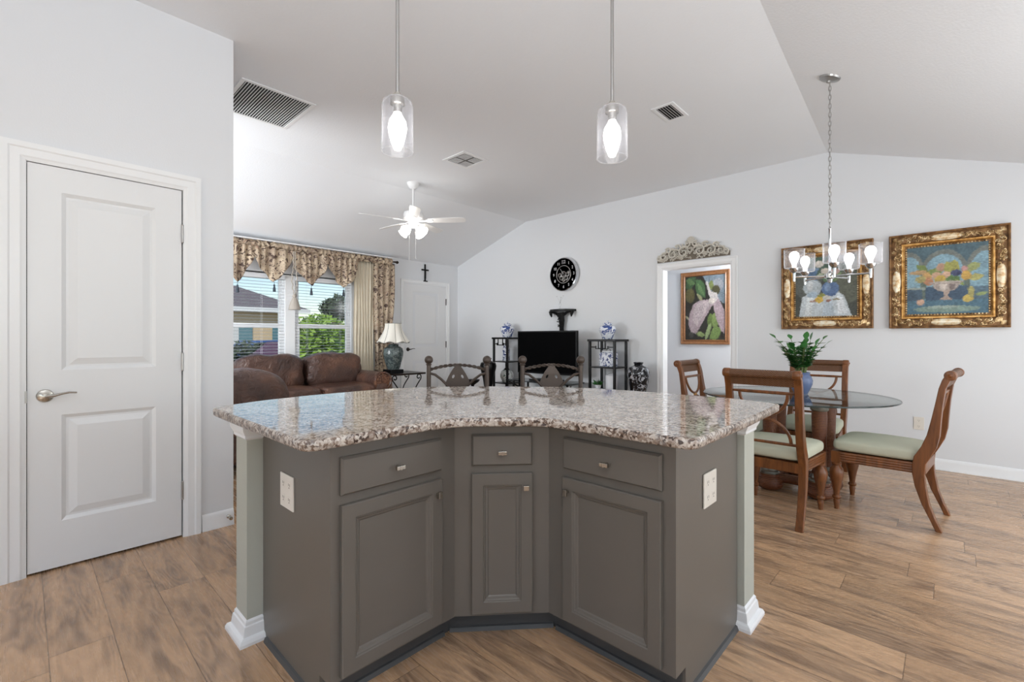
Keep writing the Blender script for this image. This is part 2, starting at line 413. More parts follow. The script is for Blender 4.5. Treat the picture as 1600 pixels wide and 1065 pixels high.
        if bevel:
            b = o.modifiers.new('bevel', 'BEVEL'); b.width = bevel; b.segments = 2; b.limit_method = 'ANGLE'; b.angle_limit = radians(40)
        if props:
            for k, v in props.items(): o[k] = v
        return o
def T(x=0, y=0, z=0, rz=0, rx=0, ry=0, s=1):
    return Matrix.Translation((x, y, z)) @ Matrix.Rotation(rz, 4, 'Z') @ Matrix.Rotation(ry, 4, 'Y') @ Matrix.Rotation(rx, 4, 'X') @ Matrix.Scale(s, 4)
def thing(name, label, cat, loc=(0, 0, 0), rz=0, group=None):
    o = bpy.data.objects.new(name, None); COL.objects.link(o); o.location = loc; o.rotation_euler = (0, 0, rz)
    o.empty_display_size = .1; o['label'] = label; o['category'] = cat
    if group: o['group'] = group
    return o
def tag(o, label, cat, group=None, kind=None):
    o['label'] = label; o['category'] = cat
    if group: o['group'] = group
    if kind: o['kind'] = kind
    return o
def at(o, loc, rz=0): o.location = loc; o.rotation_euler = (0, 0, rz); return o
def struct(o, label=None):
    o['kind'] = 'structure'
    if label: o['label'] = label
    return o
def dup(o, parent=None):
    c = o.copy(); COL.objects.link(c)
    if parent: c.parent = parent
    for ch in list(o.children):
        d = dup(ch, c); d.matrix_parent_inverse = ch.matrix_parent_inverse.copy()
    return c
def arc(cx, cz, rx, rz, a0, a1, n, y=0): return [(cx+rx*cos(a0+(a1-a0)*i/n), y, cz+rz*sin(a0+(a1-a0)*i/n)) for i in range(n+1)]

# ------------------------------------------------------------------ room shell
XD = 5.82      # dining wall
YW = 6.96      # window wall
YP = 3.417     # pantry wall
ZC = 3.165     # flat ceiling
XB = -3.1; YB = -3.1; XH = 6.95

# floor: one mesh, a quad per plank
fl = MB(); fl.uv = []
pw_, pl_ = .19, 1.27
joint = {0: 2.495, 1: 3.07, 2: 2.76, 11: .124, 14: .39, 15: .057, 19: -.06, 12: .95, 10: -.5}
for k in range(-17, 38):
    x0 = .07+k*pw_; j0 = joint.get(k, random.uniform(0, pl_)); y = j0-pl_*math.ceil((j0-YB)/pl_)-0.0
    while y < 7.1:
        y1 = y+pl_
        fl.col = (random.random(), pl_/4, random.random(), 1)
        fl.add([(x0, y, 0), (x0+pw_, y, 0), (x0+pw_, y1, 0), (x0, y1, 0)], [(0, 1, 2, 3)])
        fl.uv += [(0, 0), (pw_, 0), (pw_, pl_), (0, pl_)]
        y = y1
struct(fl.build('floor', 'floor', smooth=0))

# ceiling: flat strip between two slopes
cl = MB()
def cy(x): return .94-(XD-x)*.049
sR = .34; yE = -1.0
cl.add([(XB, cy(XB), ZC), (XD+.1, cy(XD+.1), ZC), (XD+.1, 5.18, ZC), (XB, 5.18, ZC)], [(0, 3, 2, 1)])
cl.add([(XB, 5.18, ZC), (XD+.1, 5.18, ZC), (XD+.1, YW+.1, 2.557), (XB, YW+.1, 2.557)], [(0, 3, 2, 1)])
zE = lambda x: ZC-sR*(cy(x)-yE)
cl.add([(XB, yE, zE(XB)), (XD+.1, yE, zE(XD+.1)), (XD+.1, cy(XD+.1), ZC), (XB, cy(XB), ZC)], [(0, 3, 2, 1)])
cl.add([(XB, YB, zE(XB)), (XD+.1, YB, zE(XD+.1)), (XD+.1, yE, zE(XD+.1)), (XB, yE, zE(XB))], [(0, 3, 2, 1)])
cl.add([(XB, yE-2.2, 3.4), (XD+.2, yE-2.2, 3.4), (XD+.2, YW+.2, 3.4), (XB, YW+.2, 3.4)], [(0, 1, 2, 3)])
struct(cl.build('ceiling', 'ceil', smooth=0))
struct(MB().box(XD+.1, XH+.1, .8, 4.2, 2.5, 2.56).build('ceiling.001', 'ceil', smooth=0), 'flat ceiling of the hall beyond the doorway')

# dining wall with doorway y 1.90..2.757, top 2.10
DY0, DY1, DZ = 1.902, 2.757, 2.113
w = MB(); TH = .12
w.box(XD, XD+TH, -1.75, DY0, 0, 3.3); w.box(XD, XD+TH, DY1, YW+.1, 0, 3.3); w.box(XD, XD+TH, DY0, DY1, DZ, 3.3)
struct(w.build('wall_dining', 'wall', smooth=0))
# hall beyond
struct(MB().box(XH, XH+.1, .8, 4.2, 0, 2.6).build('wall_hall', 'wall', smooth=0))
struct(MB().box(XD+TH, XH, 4.1, 4.2, 0, 2.6).build('wall_hall_left', 'wall', smooth=0))
struct(MB().box(XD+TH, XH, .8, .9, 0, 2.6).build('wall_hall_right', 'wall', smooth=0))
# window wall: window opening x .75..3.66, z .86..2.12 ; entrance door
WX0, WX1, WZ0, WZ1 = 1.05, 3.62, .80, 2.12
EX0, EX1, EZ = 4.60, 5.53, 2.17
w = MB()
w.box(-1.1, WX0, YW, YW+TH, 0, 2.7); w.box(WX1, XD+.1, YW, YW+TH, 0, 2.7)
w.box(WX0, WX1, YW, YW+TH, 0, WZ0); w.box(WX0, WX1, YW, YW+TH, WZ1, 2.7)
struct(w.build('wall_window', 'wall', smooth=0))
# pantry block
w = MB(); w.box(XB, -.02, YP, YP+TH, 0, ZC); w.box(.69, .953, YP, YP+TH, 0, ZC); w.box(-.02, .69, YP, YP+TH, 2.14, ZC); w.box(.833, .953, YP+TH, 4.4, 0, ZC); w.box(XB, .953, 4.4, 4.5, 0, ZC)
struct(w.build('wall_pantry', 'wall', smooth=0))
struct(MB().box(-1.2, -1.1, 4.5, YW, 0, 3.2).build('wall_living_side', 'wall', smooth=0))
w = MB(); w.box(XB-.1, XB, YB, .0-.4, 0, 3.3); w.box(XB-.1, XB, 2.8, YP+1.1, 0, 3.3); w.box(XB-.1, XB, -.4, 2.8, 0, .45); w.box(XB-.1, XB, -.4, 2.8, 2.55, 3.3)
struct(w.build('wall_kitchen_left', 'wall', smooth=0))
w = MB(); w.box(XB, -1.4, YB-.1, YB, 0, 3.3); w.box(1.8, 2.4, YB-.1, YB, 0, 3.3); w.box(-1.4, 1.8, YB-.1, YB, 0, .45); w.box(-1.4, 1.8, YB-.1, YB, 2.55, 3.3)
w.box(2.3, 2.4, YB, -1.75, 0, 3.3)
struct(w.build('wall_kitchen_rear', 'wall', smooth=0))
w = MB(); w.box(2.3, 2.5, -1.75, -1.65, 0, 3.3); w.box(5.3, XD, -1.75, -1.65, 0, 3.3); w.box(2.5, 5.3, -1.75, -1.65, 2.25, 3.3)
struct(w.build('wall_right', 'wall', smooth=0))
struct(MB().box(2.0, 6.2, -5.2, -1.75, 2.55, 2.7).box(2.3, 2.45, -5.1, -4.95, 0, 2.55).box(5.9, 6.05, -5.1, -4.95, 0, 2.55).build('sun_block_slab', 'trim', smooth=0), 'unseen slab on posts, added to block sun at the sliding door')  # unseen slab on posts, added to keep sun out of the right opening

# baseboards (profile extruded along a run)
BBP = [(0, 0), (.018, 0), (.018, .012), (.014, .02), (.014, .075), (.010, .09), (.006, .10), (0, .104)]
def run_profile(mb, p0, p1, prof, nrm):
    p0 = Vector(p0); p1 = Vector(p1); n = Vector(nrm); k = len(prof)
    vs = [tuple(p0+n*a+Vector((0, 0, b))) for a, b in prof]+[tuple(p1+n*a+Vector((0, 0, b))) for a, b in prof]
    fs = [list(range(k)), [k+i for i in range(k)][::-1]]+[(i, k+i, k+(i+1) % k, (i+1) % k) for i in range(k)]
    mb.add(vs, fs)
b = MB(); run_profile(b, (XD, -1.65, 0), (XD, DY0-.085, 0), BBP, (-1, 0, 0)); run_profile(b, (XD, DY1+.085, 0), (XD, YW, 0), BBP, (-1, 0, 0))
struct(b.build('baseboard_dining', 'trim'))
b = MB(); run_profile(b, (XB, YP, 0), (-.105, YP, 0), BBP, (0, -1, 0)); run_profile(b, (.775, YP, 0), (.953, YP, 0), BBP, (0, -1, 0))
struct(b.build('baseboard_pantry', 'trim'))
b = MB(); run_profile(b, (-1.1, YW, 0), (EX0-.08, YW, 0), BBP, (0, -1, 0)); run_profile(b, (EX1+.08, YW, 0), (XD, YW, 0), BBP, (0, -1, 0))
struct(b.build('baseboard_window', 'trim'))
b = MB(); run_profile(b, (XH, .9, 0), (XH, 4.1, 0), BBP, (-1, 0, 0)); struct(b.build('baseboard_hall', 'trim'))
# door stop on the pantry baseboard
ds = MB(); ds.lathe([(.012, 0), (.012, .01), (.006, .014), (.006, .045), (.011, .047), (.011, .06), (0, .062)], X=T(.92, YP-.014, .062, rx=pi/2), seg=12)
tag(ds.build('door_stop', 'nickel'), 'small round nickel door stop on the pantry baseboard', 'door stop')

# casings
def casing(mb, x0, x1, z1, wd=.088, d=.02):
    """stepped casing around an opening, local frame: x right, z up, wall face y=0, front -y"""
    steps = [(0, .010), (.012, .014), (.02, .018), (.055, .018), (.062, .023), (wd, .023)]
    for i in range(len(steps)-1):
        a0, d0 = steps[i]; a1, d1 = steps[i+1]
        for sgn, xe in ((-1, x0), (1, x1)):
            xa, xb = xe+sgn*a0, xe+sgn*a1
            mb.add([(xa, -d0, 0), (xb, -d1, 0), (xb, -d1, z1+a1), (xa, -d0, z1+a0)], [(0, 1, 2, 3) if sgn > 0 else (3, 2, 1, 0)])
        mb.add([(x0-a0, -d0, z1+a0), (x1+a0, -d0, z1+a0), (x1+a1, -d1, z1+a1), (x0-a1, -d1, z1+a1)], [(0, 1, 2, 3)])
    for sgn, xe in ((-1, x0), (1, x1)):
        xb = xe+sgn*wd; mb.add([(xb, -.023, 0), (xb, 0, 0), (xb, 0, z1+wd), (xb, -.023, z1+wd)], [(0, 1, 2, 3)])
    mb.add([(x0-wd, -.023, z1+wd), (x1+wd, -.023, z1+wd), (x1+wd, 0, z1+wd), (x0-wd, 0, z1+wd)], [(0, 1, 2, 3)])
    mb.box(x0-.012, x0+.003, -.0095, .123, 0, z1+.012); mb.box(x1-.003, x1+.012, -.0095, .123, 0, z1+.012); mb.box(x0-.012, x1+.012, -.0095, .123, z1-.003, z1+.012)
c = MB(); casing(c, 0, .69-.022, 2.122); struct(at(c.build('trim_2', 'trim', smooth=20), (.012, YP, 0)), 'white stepped casing around the pantry door')
c = MB(); casing(c, 0, DY1-DY0, DZ, .075); struct(at(c.build('trim_3', 'trim', smooth=20), (XD, DY1, 0), -pi/2), 'white casing around the hall doorway')
c = MB(); casing(c, 0, EX1-EX0, EZ+.01, .07); struct(at(c.build('trim_4', 'trim', smooth=20), (EX0, YW, 0)), 'white casing around the entrance door')

def panel_door(wd, ht, y0=0):
    """two raised panels, front face at y0 (toward -y)"""
    mb = MB(); t = .035; sx = .125*wd/.65; zs = [(.24, .80), (1.035, ht-.13)]
    xs0, xs1 = sx, wd-sx
    zc = [0, zs[0][0], zs[0][1], zs[1][0], zs[1][1], ht]
    for za, zb in ((zc[0], zc[1]), (zc[2], zc[3]), (zc[4], zc[5])): mb.add([(0, y0, za), (wd, y0, za), (wd, y0, zb), (0, y0, zb)], [(0, 1, 2, 3)])
    for za, zb in zs:
        for xa, xb in ((0, xs0), (xs1, wd)): mb.add([(xa, y0, za), (xb, y0, za), (xb, y0, zb), (xa, y0, zb)], [(0, 1, 2, 3)])
        lv = [(0, 0), (.018, .012), (.028, .012), (.062, .001)]
        for (i0, d0), (i1, d1) in zip(lv, lv[1:]):
            P = lambda i, d: [(xs0+i, y0+d, za+i), (xs1-i, y0+d, za+i), (xs1-i, y0+d, zb-i), (xs0+i, y0+d, zb-i)]
            mb.add(P(i0, d0)+P(i1, d1), [(0, 1, 5, 4), (1, 2, 6, 5), (2, 3, 7, 6), (3, 0, 4, 7)])
        i, d = lv[-1]; mb.add([(xs0+i, y0+d, za+i), (xs1-i, y0+d, za+i), (xs1-i, y0+d, zb-i), (xs0+i, y0+d, zb-i)], [(0, 1, 2, 3)])
    mb.add([(0, y0, 0), (0, y0+t, 0), (0, y0+t, ht), (0, y0, ht), (wd, y0, 0), (wd, y0+t, 0), (wd, y0+t, ht), (wd, y0, ht)],
           [(0, 3, 2, 1), (4, 5, 6, 7), (0, 1, 5, 4), (3, 7, 6, 2), (1, 2, 6, 5)])
    return mb
def lever(parent, x, z, y0, side=1, mat='nickel'):
    mb = MB(); mb.lathe([(.001, 0), (.033, 0), (.034, .004), (.030, .010), (.016, .014), (.011, .018), (.011, .045), (.014, .050), (0, .056)], X=T(x, y0, z, rx=pi/2), seg=24)
    pts = [(x, y0-.045, z), (x+side*.03, y0-.05, z+.002), (x+side*.06, y0-.05, z+.010), (x+side*.09, y0-.05, z+.015), (x+side*.118, y0-.047, z+.012)]
    mb.tube(pts, [.012, .011, .008, .007, .006], 10, flat=.75); return mb.build('door_handle', mat, parent)
def hinge(parent, x, z, y0):
    mb = MB(); mb.cyl((x, y0-.008, z-.05), .006, .1, 10); mb.ball((x, y0-.008, z+.052), .007, 8); mb.ball((x, y0-.008, z-.052), .007, 8)
    mb.box(x, x+.014, y0-.002, y0+.002, z-.045, z+.045); return mb.build('hinge', 'steel', parent)
d1 = panel_door(.652, 2.103).build('door_1', 'door', smooth=15); at(d1, (.018, YP-.002, .012)); struct(d1, 'white two-panel pantry door with nickel lever')
lever(d1, .064, .905, 0); MB().box(-.009, -.001, -.012, .0, .875, .935).build('strike_plate', 'steel', d1, smooth=0); [hinge(d1, .655, z, 0) for z in (.275, 1.06, 1.84)]
d2 = panel_door(EX1-EX0-.01, EZ-.012).build('door_2', 'door', smooth=15); at(d2, (EX0+.005, YW-.003, .01)); struct(d2, 'white two-panel entrance door under the black cross')
lever(d2, .075, 1.0, 0, 1, 'bronze')
for z in (.3, 1.08, 1.88):
    mb = MB(); mb.cyl((.922, -.008, z-.06), .008, .12, 8); mb.build('hinge', 'bronze', d2)
# near-black sheet added behind the pantry door, painted-in shade for the gaps
struct(MB().box(-.02, .69, YP+.045, YP+.05, 0, 2.14).build('pantry_shade_sheet', 'dark', smooth=0), 'near-black sheet behind the pantry door, standing in for shade')

# window unit
wf = MB()
fy0, fy1 = YW+.03, YW+.09
def fr_rect(mb, x0, x1, z0, z1, t, y0, y1):
    mb.box(x0, x0+t, y0, y1, z0, z1); mb.box(x1-t, x1, y0, y1, z0, z1); mb.box(x0+t, x1-t, y0, y1, z0, z0+t); mb.box(x0+t, x1-t, y0, y1, z1-t, z1)
MX0, MX1 = 2.605, 2.745
win = bpy.data.objects.new('window_1', None); COL.objects.link(win); win.location = (0, 0, 0); win['kind'] = 'structure'; win['label'] = 'twin double-hung white window above the leather sofa'
wf.box(WX0, WX1, YW, YW+TH, WZ0-.02, WZ0); wf.box(WX0-.03, WX1+.03, YW-.06, YW+.02, WZ0-.03, WZ0)
wf.box(WX0, WX1, YW, YW+TH, WZ1, WZ1+.02); wf.box(MX0, MX1, YW+.0, YW+.1, WZ0, WZ1)
for x0, x1 in ((WX0, MX0), (MX1, WX1)):
    fr_rect(wf, x0, x1, WZ0, WZ1, .035, fy0, fy1); fr_rect(wf, x0+.035, x1-.035, WZ0+.035, 1.42, .04, fy0-.005, fy1-.02); fr_rect(wf, x0+.035, x1-.035, 1.36, WZ1-.035, .035, fy0+.02, fy1)
wf.build('window_frame', 'trim', win, smooth=0, bevel=.003)
for x0, x1 in ((WX0, MX0), (MX1, WX1)): MB().box(x0+.04, x1-.04, YW+.055, YW+.06, WZ0+.04, WZ1-.04).build('pane', 'pane', win, smooth=0)
# blinds
def blind(x0, x1, label):
    r = thing('window_blind', label, 'blind', ((x0+x1)/2, YW+.012, WZ0+.02), group=None)
    hw = (x1-x0)/2; mb = MB(); H = WZ1-WZ0-.1; n = int(H/.043)
    for i in range(n+1):
        z = .02+i*.043
        mb.grid(lambda u, v: (-hw+2*hw*u, -.017+.034*v, z+.002*(1-(2*v-1)**2)), 1, 4)
        mb.grid(lambda u, v: (-hw+2*hw*u, -.017+.034*v, z-.0022+.002*(1-(2*v-1)**2)), 1, 4)
    mb.build('slats', 'blind', r)
    MB().box(-hw, hw, -.03, .028, H+.01, H+.075).build('headrail', 'blind', r, bevel=.003); MB().box(-hw, hw, -.024, .024, -.01, .01).build('bottom_rail', 'blind', r, bevel=.003)
    for x in (-hw*.6, hw*.6):
        c_ = MB()
        for y in (-.026, .026): c_.tube([(x, y, 0), (x, y, H)], .001, 5)
        c_.build('cord', 'blind', r)
blind(WX0+.01, MX0-.005, 'white horizontal blind over the left half of the window, nearer the pantry')
blind(MX1+.005, WX1-.01, 'white horizontal blind over the right half of the window, nearer the cream drape')

# ------------------------------------------------------------------ shape helpers
def eval_curve(cu):
    o = bpy.data.objects.new('tmp', cu); COL.objects.link(o)
    dg = bpy.context.evaluated_depsgraph_get(); dg.update(); me = o.evaluated_get(dg).to_mesh()
    vs = [tuple(v.co) for v in me.vertices]; fs = [tuple(p.vertices) for p in me.polygons]
    o.evaluated_get(dg).to_mesh_clear(); bpy.data.objects.remove(o); return vs, fs
def plate_mesh(polys, depth, bev=0):
    """flat plate in the xz plane with holes, thickness along y"""
    cu = bpy.data.curves.new('tmpc', 'CURVE'); cu.dimensions = '2D'; cu.fill_mode = 'BOTH'; cu.extrude = depth/2; cu.bevel_depth = bev
    for p in polys:
        sp = cu.splines.new('POLY'); sp.points.add(len(p)-1); sp.use_cyclic_u = True
        for q, (x, z) in zip(sp.points, p): q.co = (x, z, 0, 1)
    vs, fs = eval_curve(cu); return [(x, -y, z) for x, z, y in vs], fs
def text_mesh(s, size, depth=.0005):
    cu = bpy.data.curves.new('tmpt', 'FONT'); cu.body = s; cu.size = size; cu.align_x = 'CENTER'; cu.align_y = 'CENTER'; cu.extrude = depth
    vs, fs = eval_curve(cu); return [(x, -y, z) for x, z, y in vs], fs
def offset_poly(P, d):
    n = len(P); out = []
    for i in range(n):
        a, b, c = Vector(P[i-1]), Vector(P[i]), Vector(P[(i+1) % n])
        e1 = (b-a).normalized(); e2 = (c-b).normalized(); n1 = Vector((e1.y, -e1.x)); n2 = Vector((e2.y, -e2.x))
        m = n1+n2
        k = 1+n1.dot(n2); out.append(tuple(b+m*(d/max(k, .3))))
    return out
def ring_mold(mb, P, prof):
    n = len(P); rings = [[(x, y, z) for x, y in offset_poly(P, d)] for d, z in prof]
    vs = [p for r in rings for p in r]; fs = []
    for k in range(len(rings)-1):
        for i in range(n): j = (i+1) % n; fs.append((k*n+i, k*n+j, (k+1)*n+j, (k+1)*n+i))
    mb.add(vs, fs)
def round_poly(P, R, n=6):
    out = []; N = len(P)
    for i in range(N):
        r = R[i]; b = Vector(P[i])
        if not r: out.append(tuple(b)); continue
        a = (Vector(P[i-1])-b).normalized(); c = (Vector(P[(i+1) % N])-b).normalized()
        p0, p1 = b+a*r, b+c*r
        for k in range(n+1):
            t = k/n; out.append(tuple(p0*(1-t)**2+b*2*t*(1-t)+p1*t*t))
    return out

# ------------------------------------------------------------------ kitchen island
CABZ = .88
def cab_door(parent, x0, x1, z0, z1, name='door'):
    mb = MB(); y0 = -.020; w_ = .052
    P = lambda i, d: [(x0+i, d, z0+i), (x1-i, d, z0+i), (x1-i, d, z1-i), (x0+i, d, z1-i)]
    lv = [(0, 0), (0, y0+.003), (.003, y0), (w_-.006, y0), (w_-.003, y0+.004), (w_, y0+.004), (w_+.004, y0+.009), (w_+.012, y0+.011), (w_+.016, y0+.015)]
    for (i0, d0), (i1, d1) in zip(lv, lv[1:]): mb.add(P(i0, d0)+P(i1, d1), [(0, 1, 5, 4), (1, 2, 6, 5), (2, 3, 7, 6), (3, 0, 4, 7)])
    mb.add(P(*lv[-1]), [(0, 1, 2, 3)]); return mb.build(name, 'cab', parent, smooth=0)
def cab_drawer(parent, x0, x1, z0, z1):
    mb = MB(); P = lambda i, d: [(x0+i, d, z0+i), (x1-i, d, z0+i), (x1-i, d, z1-i), (x0+i, d, z1-i)]
    lv = [(0, 0), (0, -.010), (.007, -.019)]
    for (i0, d0), (i1, d1) in zip(lv, lv[1:]): mb.add(P(i0, d0)+P(i1, d1), [(0, 1, 5, 4), (1, 2, 6, 5), (2, 3, 7, 6), (3, 0, 4, 7)])
    mb.add(P(*lv[-1]), [(0, 1, 2, 3)]); return mb.build('drawer', 'cab', parent, smooth=0)
def bar_knob(parent, x, z, w_=.034, y0=-.019):
    mb = MB(); mb.cyl((0, 0, 0), .006, .016, 10, X=T(x, y0, z, rx=pi/2)); mb.box(x-w_/2, x+w_/2, y0-.030, y0-.016, z-.007, z+.007)
    mb.box(x-.004, x+.004, y0-.032, y0-.014, z-.008, z+.008)
    return mb.build('knob', 'nickel', parent, smooth=0, bevel=.0015)
def shoe(mb, pts):
    """quarter round run along xy points, standing proud to the left of travel"""
    for a, b in zip(pts, pts[1:]):
        a = Vector(a); b = Vector(b); d = (b-a).normalized(); n = Vector((-d.y, d.x))
        run_profile(mb, (a.x, a.y, 0), (b.x, b.y, 0), [(0, 0), (.014, 0), (.013, .008), (.008, .015), (0, .018)], (n.x, n.y, 0))
def cabinet(label, loc, rz, wdt, dx0, dx1, body_poly, knob_side, side=None):
    r = thing('base_cabinet', label, 'cabinet', (loc[0], loc[1], 0), rz, None)
    mb = MB(); mb.prism(body_poly, .10, CABZ)
    inner = [(x, max(y, .07)) for x, y in body_poly]
    body = mb.build('cabinet_body', 'cab', r, smooth=0)
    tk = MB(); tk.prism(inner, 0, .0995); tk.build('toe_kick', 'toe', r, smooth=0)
    if side is not None:
        x0, x1 = side
        MB().prism([(-.002, .1), (.075, .1), (.075, 0), (.597, 0), (.597, CABZ), (-.002, CABZ)], x0, x1, 'yz').build('side_panel', 'cab', r, smooth=0)
    d = cab_door(r, dx0, dx1, .116, .674); w = cab_drawer(r, dx0, dx1, .706, .830)
    kx = dx1-.028 if knob_side > 0 else dx0+.028
    k = MB(); k.cyl((0, 0, 0), .006, .014, 10, X=T(kx, -.020, .622, rx=pi/2)); k.box(kx-.008, kx+.008, -.046, -.033, .609, .635); k.build('knob', 'nickel', d, smooth=0, bevel=.0015)
    bar_knob(w, (dx0+dx1)/2, .763); return r
cL = cabinet('taupe island cabinet with door and drawer on the left, beside the pantry door', (.69, 1.445), 0, .503, .02, .428,
             [(0, 0), (.503, 0), (.503, .595), (0, .595)], 1, (-.012, .0))
ang = atan2(-.257, .282)
def toloc(p, o, a):
    v = Vector((p[0]-o[0], p[1]-o[1])); return (v.x*cos(-a)-v.y*sin(-a), v.x*sin(-a)+v.y*cos(-a))
cpoly = [toloc(p, (1.193, 1.445), ang) for p in [(1.193, 1.445), (1.475, 1.188), (2.08, 1.188), (2.08, 1.42), (1.46, 2.04), (1.193, 2.04)]]
def corner_cab():
    r = thing('base_cabinet', 'narrow taupe cabinet set diagonally in the inner corner of the island', 'cabinet', (1.193, 1.445, 0), ang)
    MB().prism(cpoly, .10, CABZ).build('cabinet_body', 'cab', r, smooth=0)
    tkp = [toloc(p, (1.193, 1.445), ang) for p in [(1.1935, 1.5155), (1.224, 1.5155), (1.5455, 1.222), (1.5455, 1.1885), (2.08, 1.1885), (2.08, 1.42), (1.46, 2.04), (1.1935, 2.04)]]
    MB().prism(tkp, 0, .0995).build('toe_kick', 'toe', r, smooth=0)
    d = cab_door(r, .068, .313, .116, .676); w = cab_drawer(r, .068, .313, .706, .832)
    k = MB(); kx = .313-.028; k.cyl((0, 0, 0), .006, .014, 10, X=T(kx, -.020, .622, rx=pi/2)); k.box(kx-.011, kx+.011, -.046, -.033, .612, .632); k.build('knob', 'nickel', d, smooth=0, bevel=.0015)
    bar_knob(w, .1905, .763)
    for o in [c for c in r.children_recursive if c.type == 'MESH']: o.data.transform(Matrix.Rotation(ang, 4, 'Z'))
    r.rotation_euler.z = 0; return r
cC = corner_cab()
cR = cabinet('taupe island cabinet with door and drawer on the right, nearer the dining table', (1.475, 1.188), -pi/2, .523, .082, .490,
             [(0, 0), (.523, 0), (.523, .605), (0, .605)], -1, (.523, .535))
# shoe moulding strips belong to the cabinets
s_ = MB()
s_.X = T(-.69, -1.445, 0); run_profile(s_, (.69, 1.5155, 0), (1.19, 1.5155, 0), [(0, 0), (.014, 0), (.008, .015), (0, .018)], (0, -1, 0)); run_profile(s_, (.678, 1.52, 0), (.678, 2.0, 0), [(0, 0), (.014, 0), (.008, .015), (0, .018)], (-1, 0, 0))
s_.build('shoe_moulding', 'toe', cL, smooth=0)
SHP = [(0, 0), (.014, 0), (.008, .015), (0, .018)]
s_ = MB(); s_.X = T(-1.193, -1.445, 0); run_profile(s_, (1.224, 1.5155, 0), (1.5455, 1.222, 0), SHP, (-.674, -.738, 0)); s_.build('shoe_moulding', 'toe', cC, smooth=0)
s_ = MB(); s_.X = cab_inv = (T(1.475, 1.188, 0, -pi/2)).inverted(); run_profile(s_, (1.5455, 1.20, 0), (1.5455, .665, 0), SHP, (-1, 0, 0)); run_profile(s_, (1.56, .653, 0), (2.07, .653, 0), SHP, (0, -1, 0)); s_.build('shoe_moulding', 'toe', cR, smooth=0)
def outlet(parent, x, z, w_=.12, h_=.125, mat='plate', y=0, gang=2):
    mb = MB(); mb.box(x-w_/2, x+w_/2, y-.006, y, z-h_/2, z+h_/2); o = mb.build('outlet_plate', mat, parent, smooth=0, bevel=.002)
    for dx in ((-.027, .027) if gang == 2 else (0,)):
        for dz in (-.027, .027):
            k = MB(); k.box(x+dx-.013, x+dx+.013, y-.0066, y-.0058, z+dz-.014, z+dz+.014); sk = k.build('socket', mat, o, smooth=0, bevel=.0005)
            k = MB()
            for a in (-.006, .006): k.box(x+dx+a-.001, x+dx+a+.001, y-.0072, y-.0064, z+dz-.002, z+dz+.007)
            k.box(x+dx-.0022, x+dx+.0022, y-.0072, y-.0064, z+dz-.010, z+dz-.006); k.build('slots', 'slotgrey', o, smooth=0)
    return o

# outlets on the side panels: build in a frame that faces outwards
def side_outlet(cab, wx, wy, z, rz, label):
    e = MB(); o = outlet(None, 0, 0); 
    for q in [o]+list(o.children): pass
    o.parent = cab; inv = cab_matrix(cab).inverted(); m = inv @ T(wx, wy, z, rz); o.matrix_local = m; o['label'] = label
def cab_matrix(c): return T(c.location.x, c.location.y, c.location.z, c.rotation_euler.z)
side_outlet(cL, .678, 1.785, .65, -pi/2, 'white double outlet plate on the left side panel')
side_outlet(cR, 1.757, .652, .66, 0, 'white double outlet plate on the right side panel')

# countertop
out = [(.565, 1.365), (1.04, 1.372), (1.135, 1.345), (1.20, 1.285), (1.283, 1.205), (1.345, 1.135), (1.372, 1.04), (1.368, .552), (1.90, .552), (2.40, .567),
       (2.452, .80), (2.432, 1.05), (2.415, 1.29), (2.385, 1.52), (2.275, 1.77), (2.12, 1.965), (1.945, 2.165), (1.73, 2.35), (1.52, 2.435), (1.29, 2.455), (1.04, 2.462), (.80, 2.43), (.566, 2.345)]
R_ = [.055, .04, .03, .02, .02, .02, .04, .055, 0, .04] + [.05]*12 + [.05]
op = round_poly(out, R_, 5)
# resample for the rough edge
def resample(P, step):
    o = []
    for i in range(len(P)):
        a = Vector(P[i]); b = Vector(P[(i+1) % len(P)]); L = (b-a).length; n = max(1, int(L/step))
        for k in range(n): o.append(tuple(a+(b-a)*(k/n)))
    return o
op = resample(op, .02)
ct = thing('countertop', 'brown speckled granite island worktop with a concave front and chiselled edge', 'worktop', (1.5, 1.5, CABZ))
m_ = MB(); m_.X = T(-1.5, -1.5, -CABZ)
ins = [offset_poly(op, d) for d in (-.008,)]
n_ = len(op)
m_.add([(x, y, .915) for x, y in ins[0]], [list(range(n_))]); m_.add([(x, y, CABZ) for x, y in offset_poly(op, -.012)], [list(range(n_))[::-1]])
m_.build('polished_slab', 'granite', ct, smooth=0)
e_ = MB(); e_.X = T(-1.5, -1.5, -CABZ)
prof = [(-.008, .915), (-.003, .9135), (.001, .909), (.002, .902), (.000, .895), (.0, .888), (-.004, .882), (-.012, CABZ)]
rings = []
for d, z in prof:
    r = offset_poly(op, d); rr = []
    for x, y in r:
        k = 0 if z > .914 or z <= CABZ else 1
        nv = noise.noise(Vector((x*60, y*60, z*90)))*.0025*k; l = Vector((x-1.5, y-1.4)).normalized(); rr.append((x+l.x*nv, y+l.y*nv, z+nv*.5*k))
    rings.append(rr)
vs = [p for r in rings for p in r]; fs = [(k*n_+i, (k+1)*n_+i, (k+1)*n_+(i+1) % n_, k*n_+(i+1) % n_) for k in range(len(rings)-1) for i in range(n_)]
e_.add(vs, fs); e_.build('edge', 'granite_edge', ct, smooth=60)

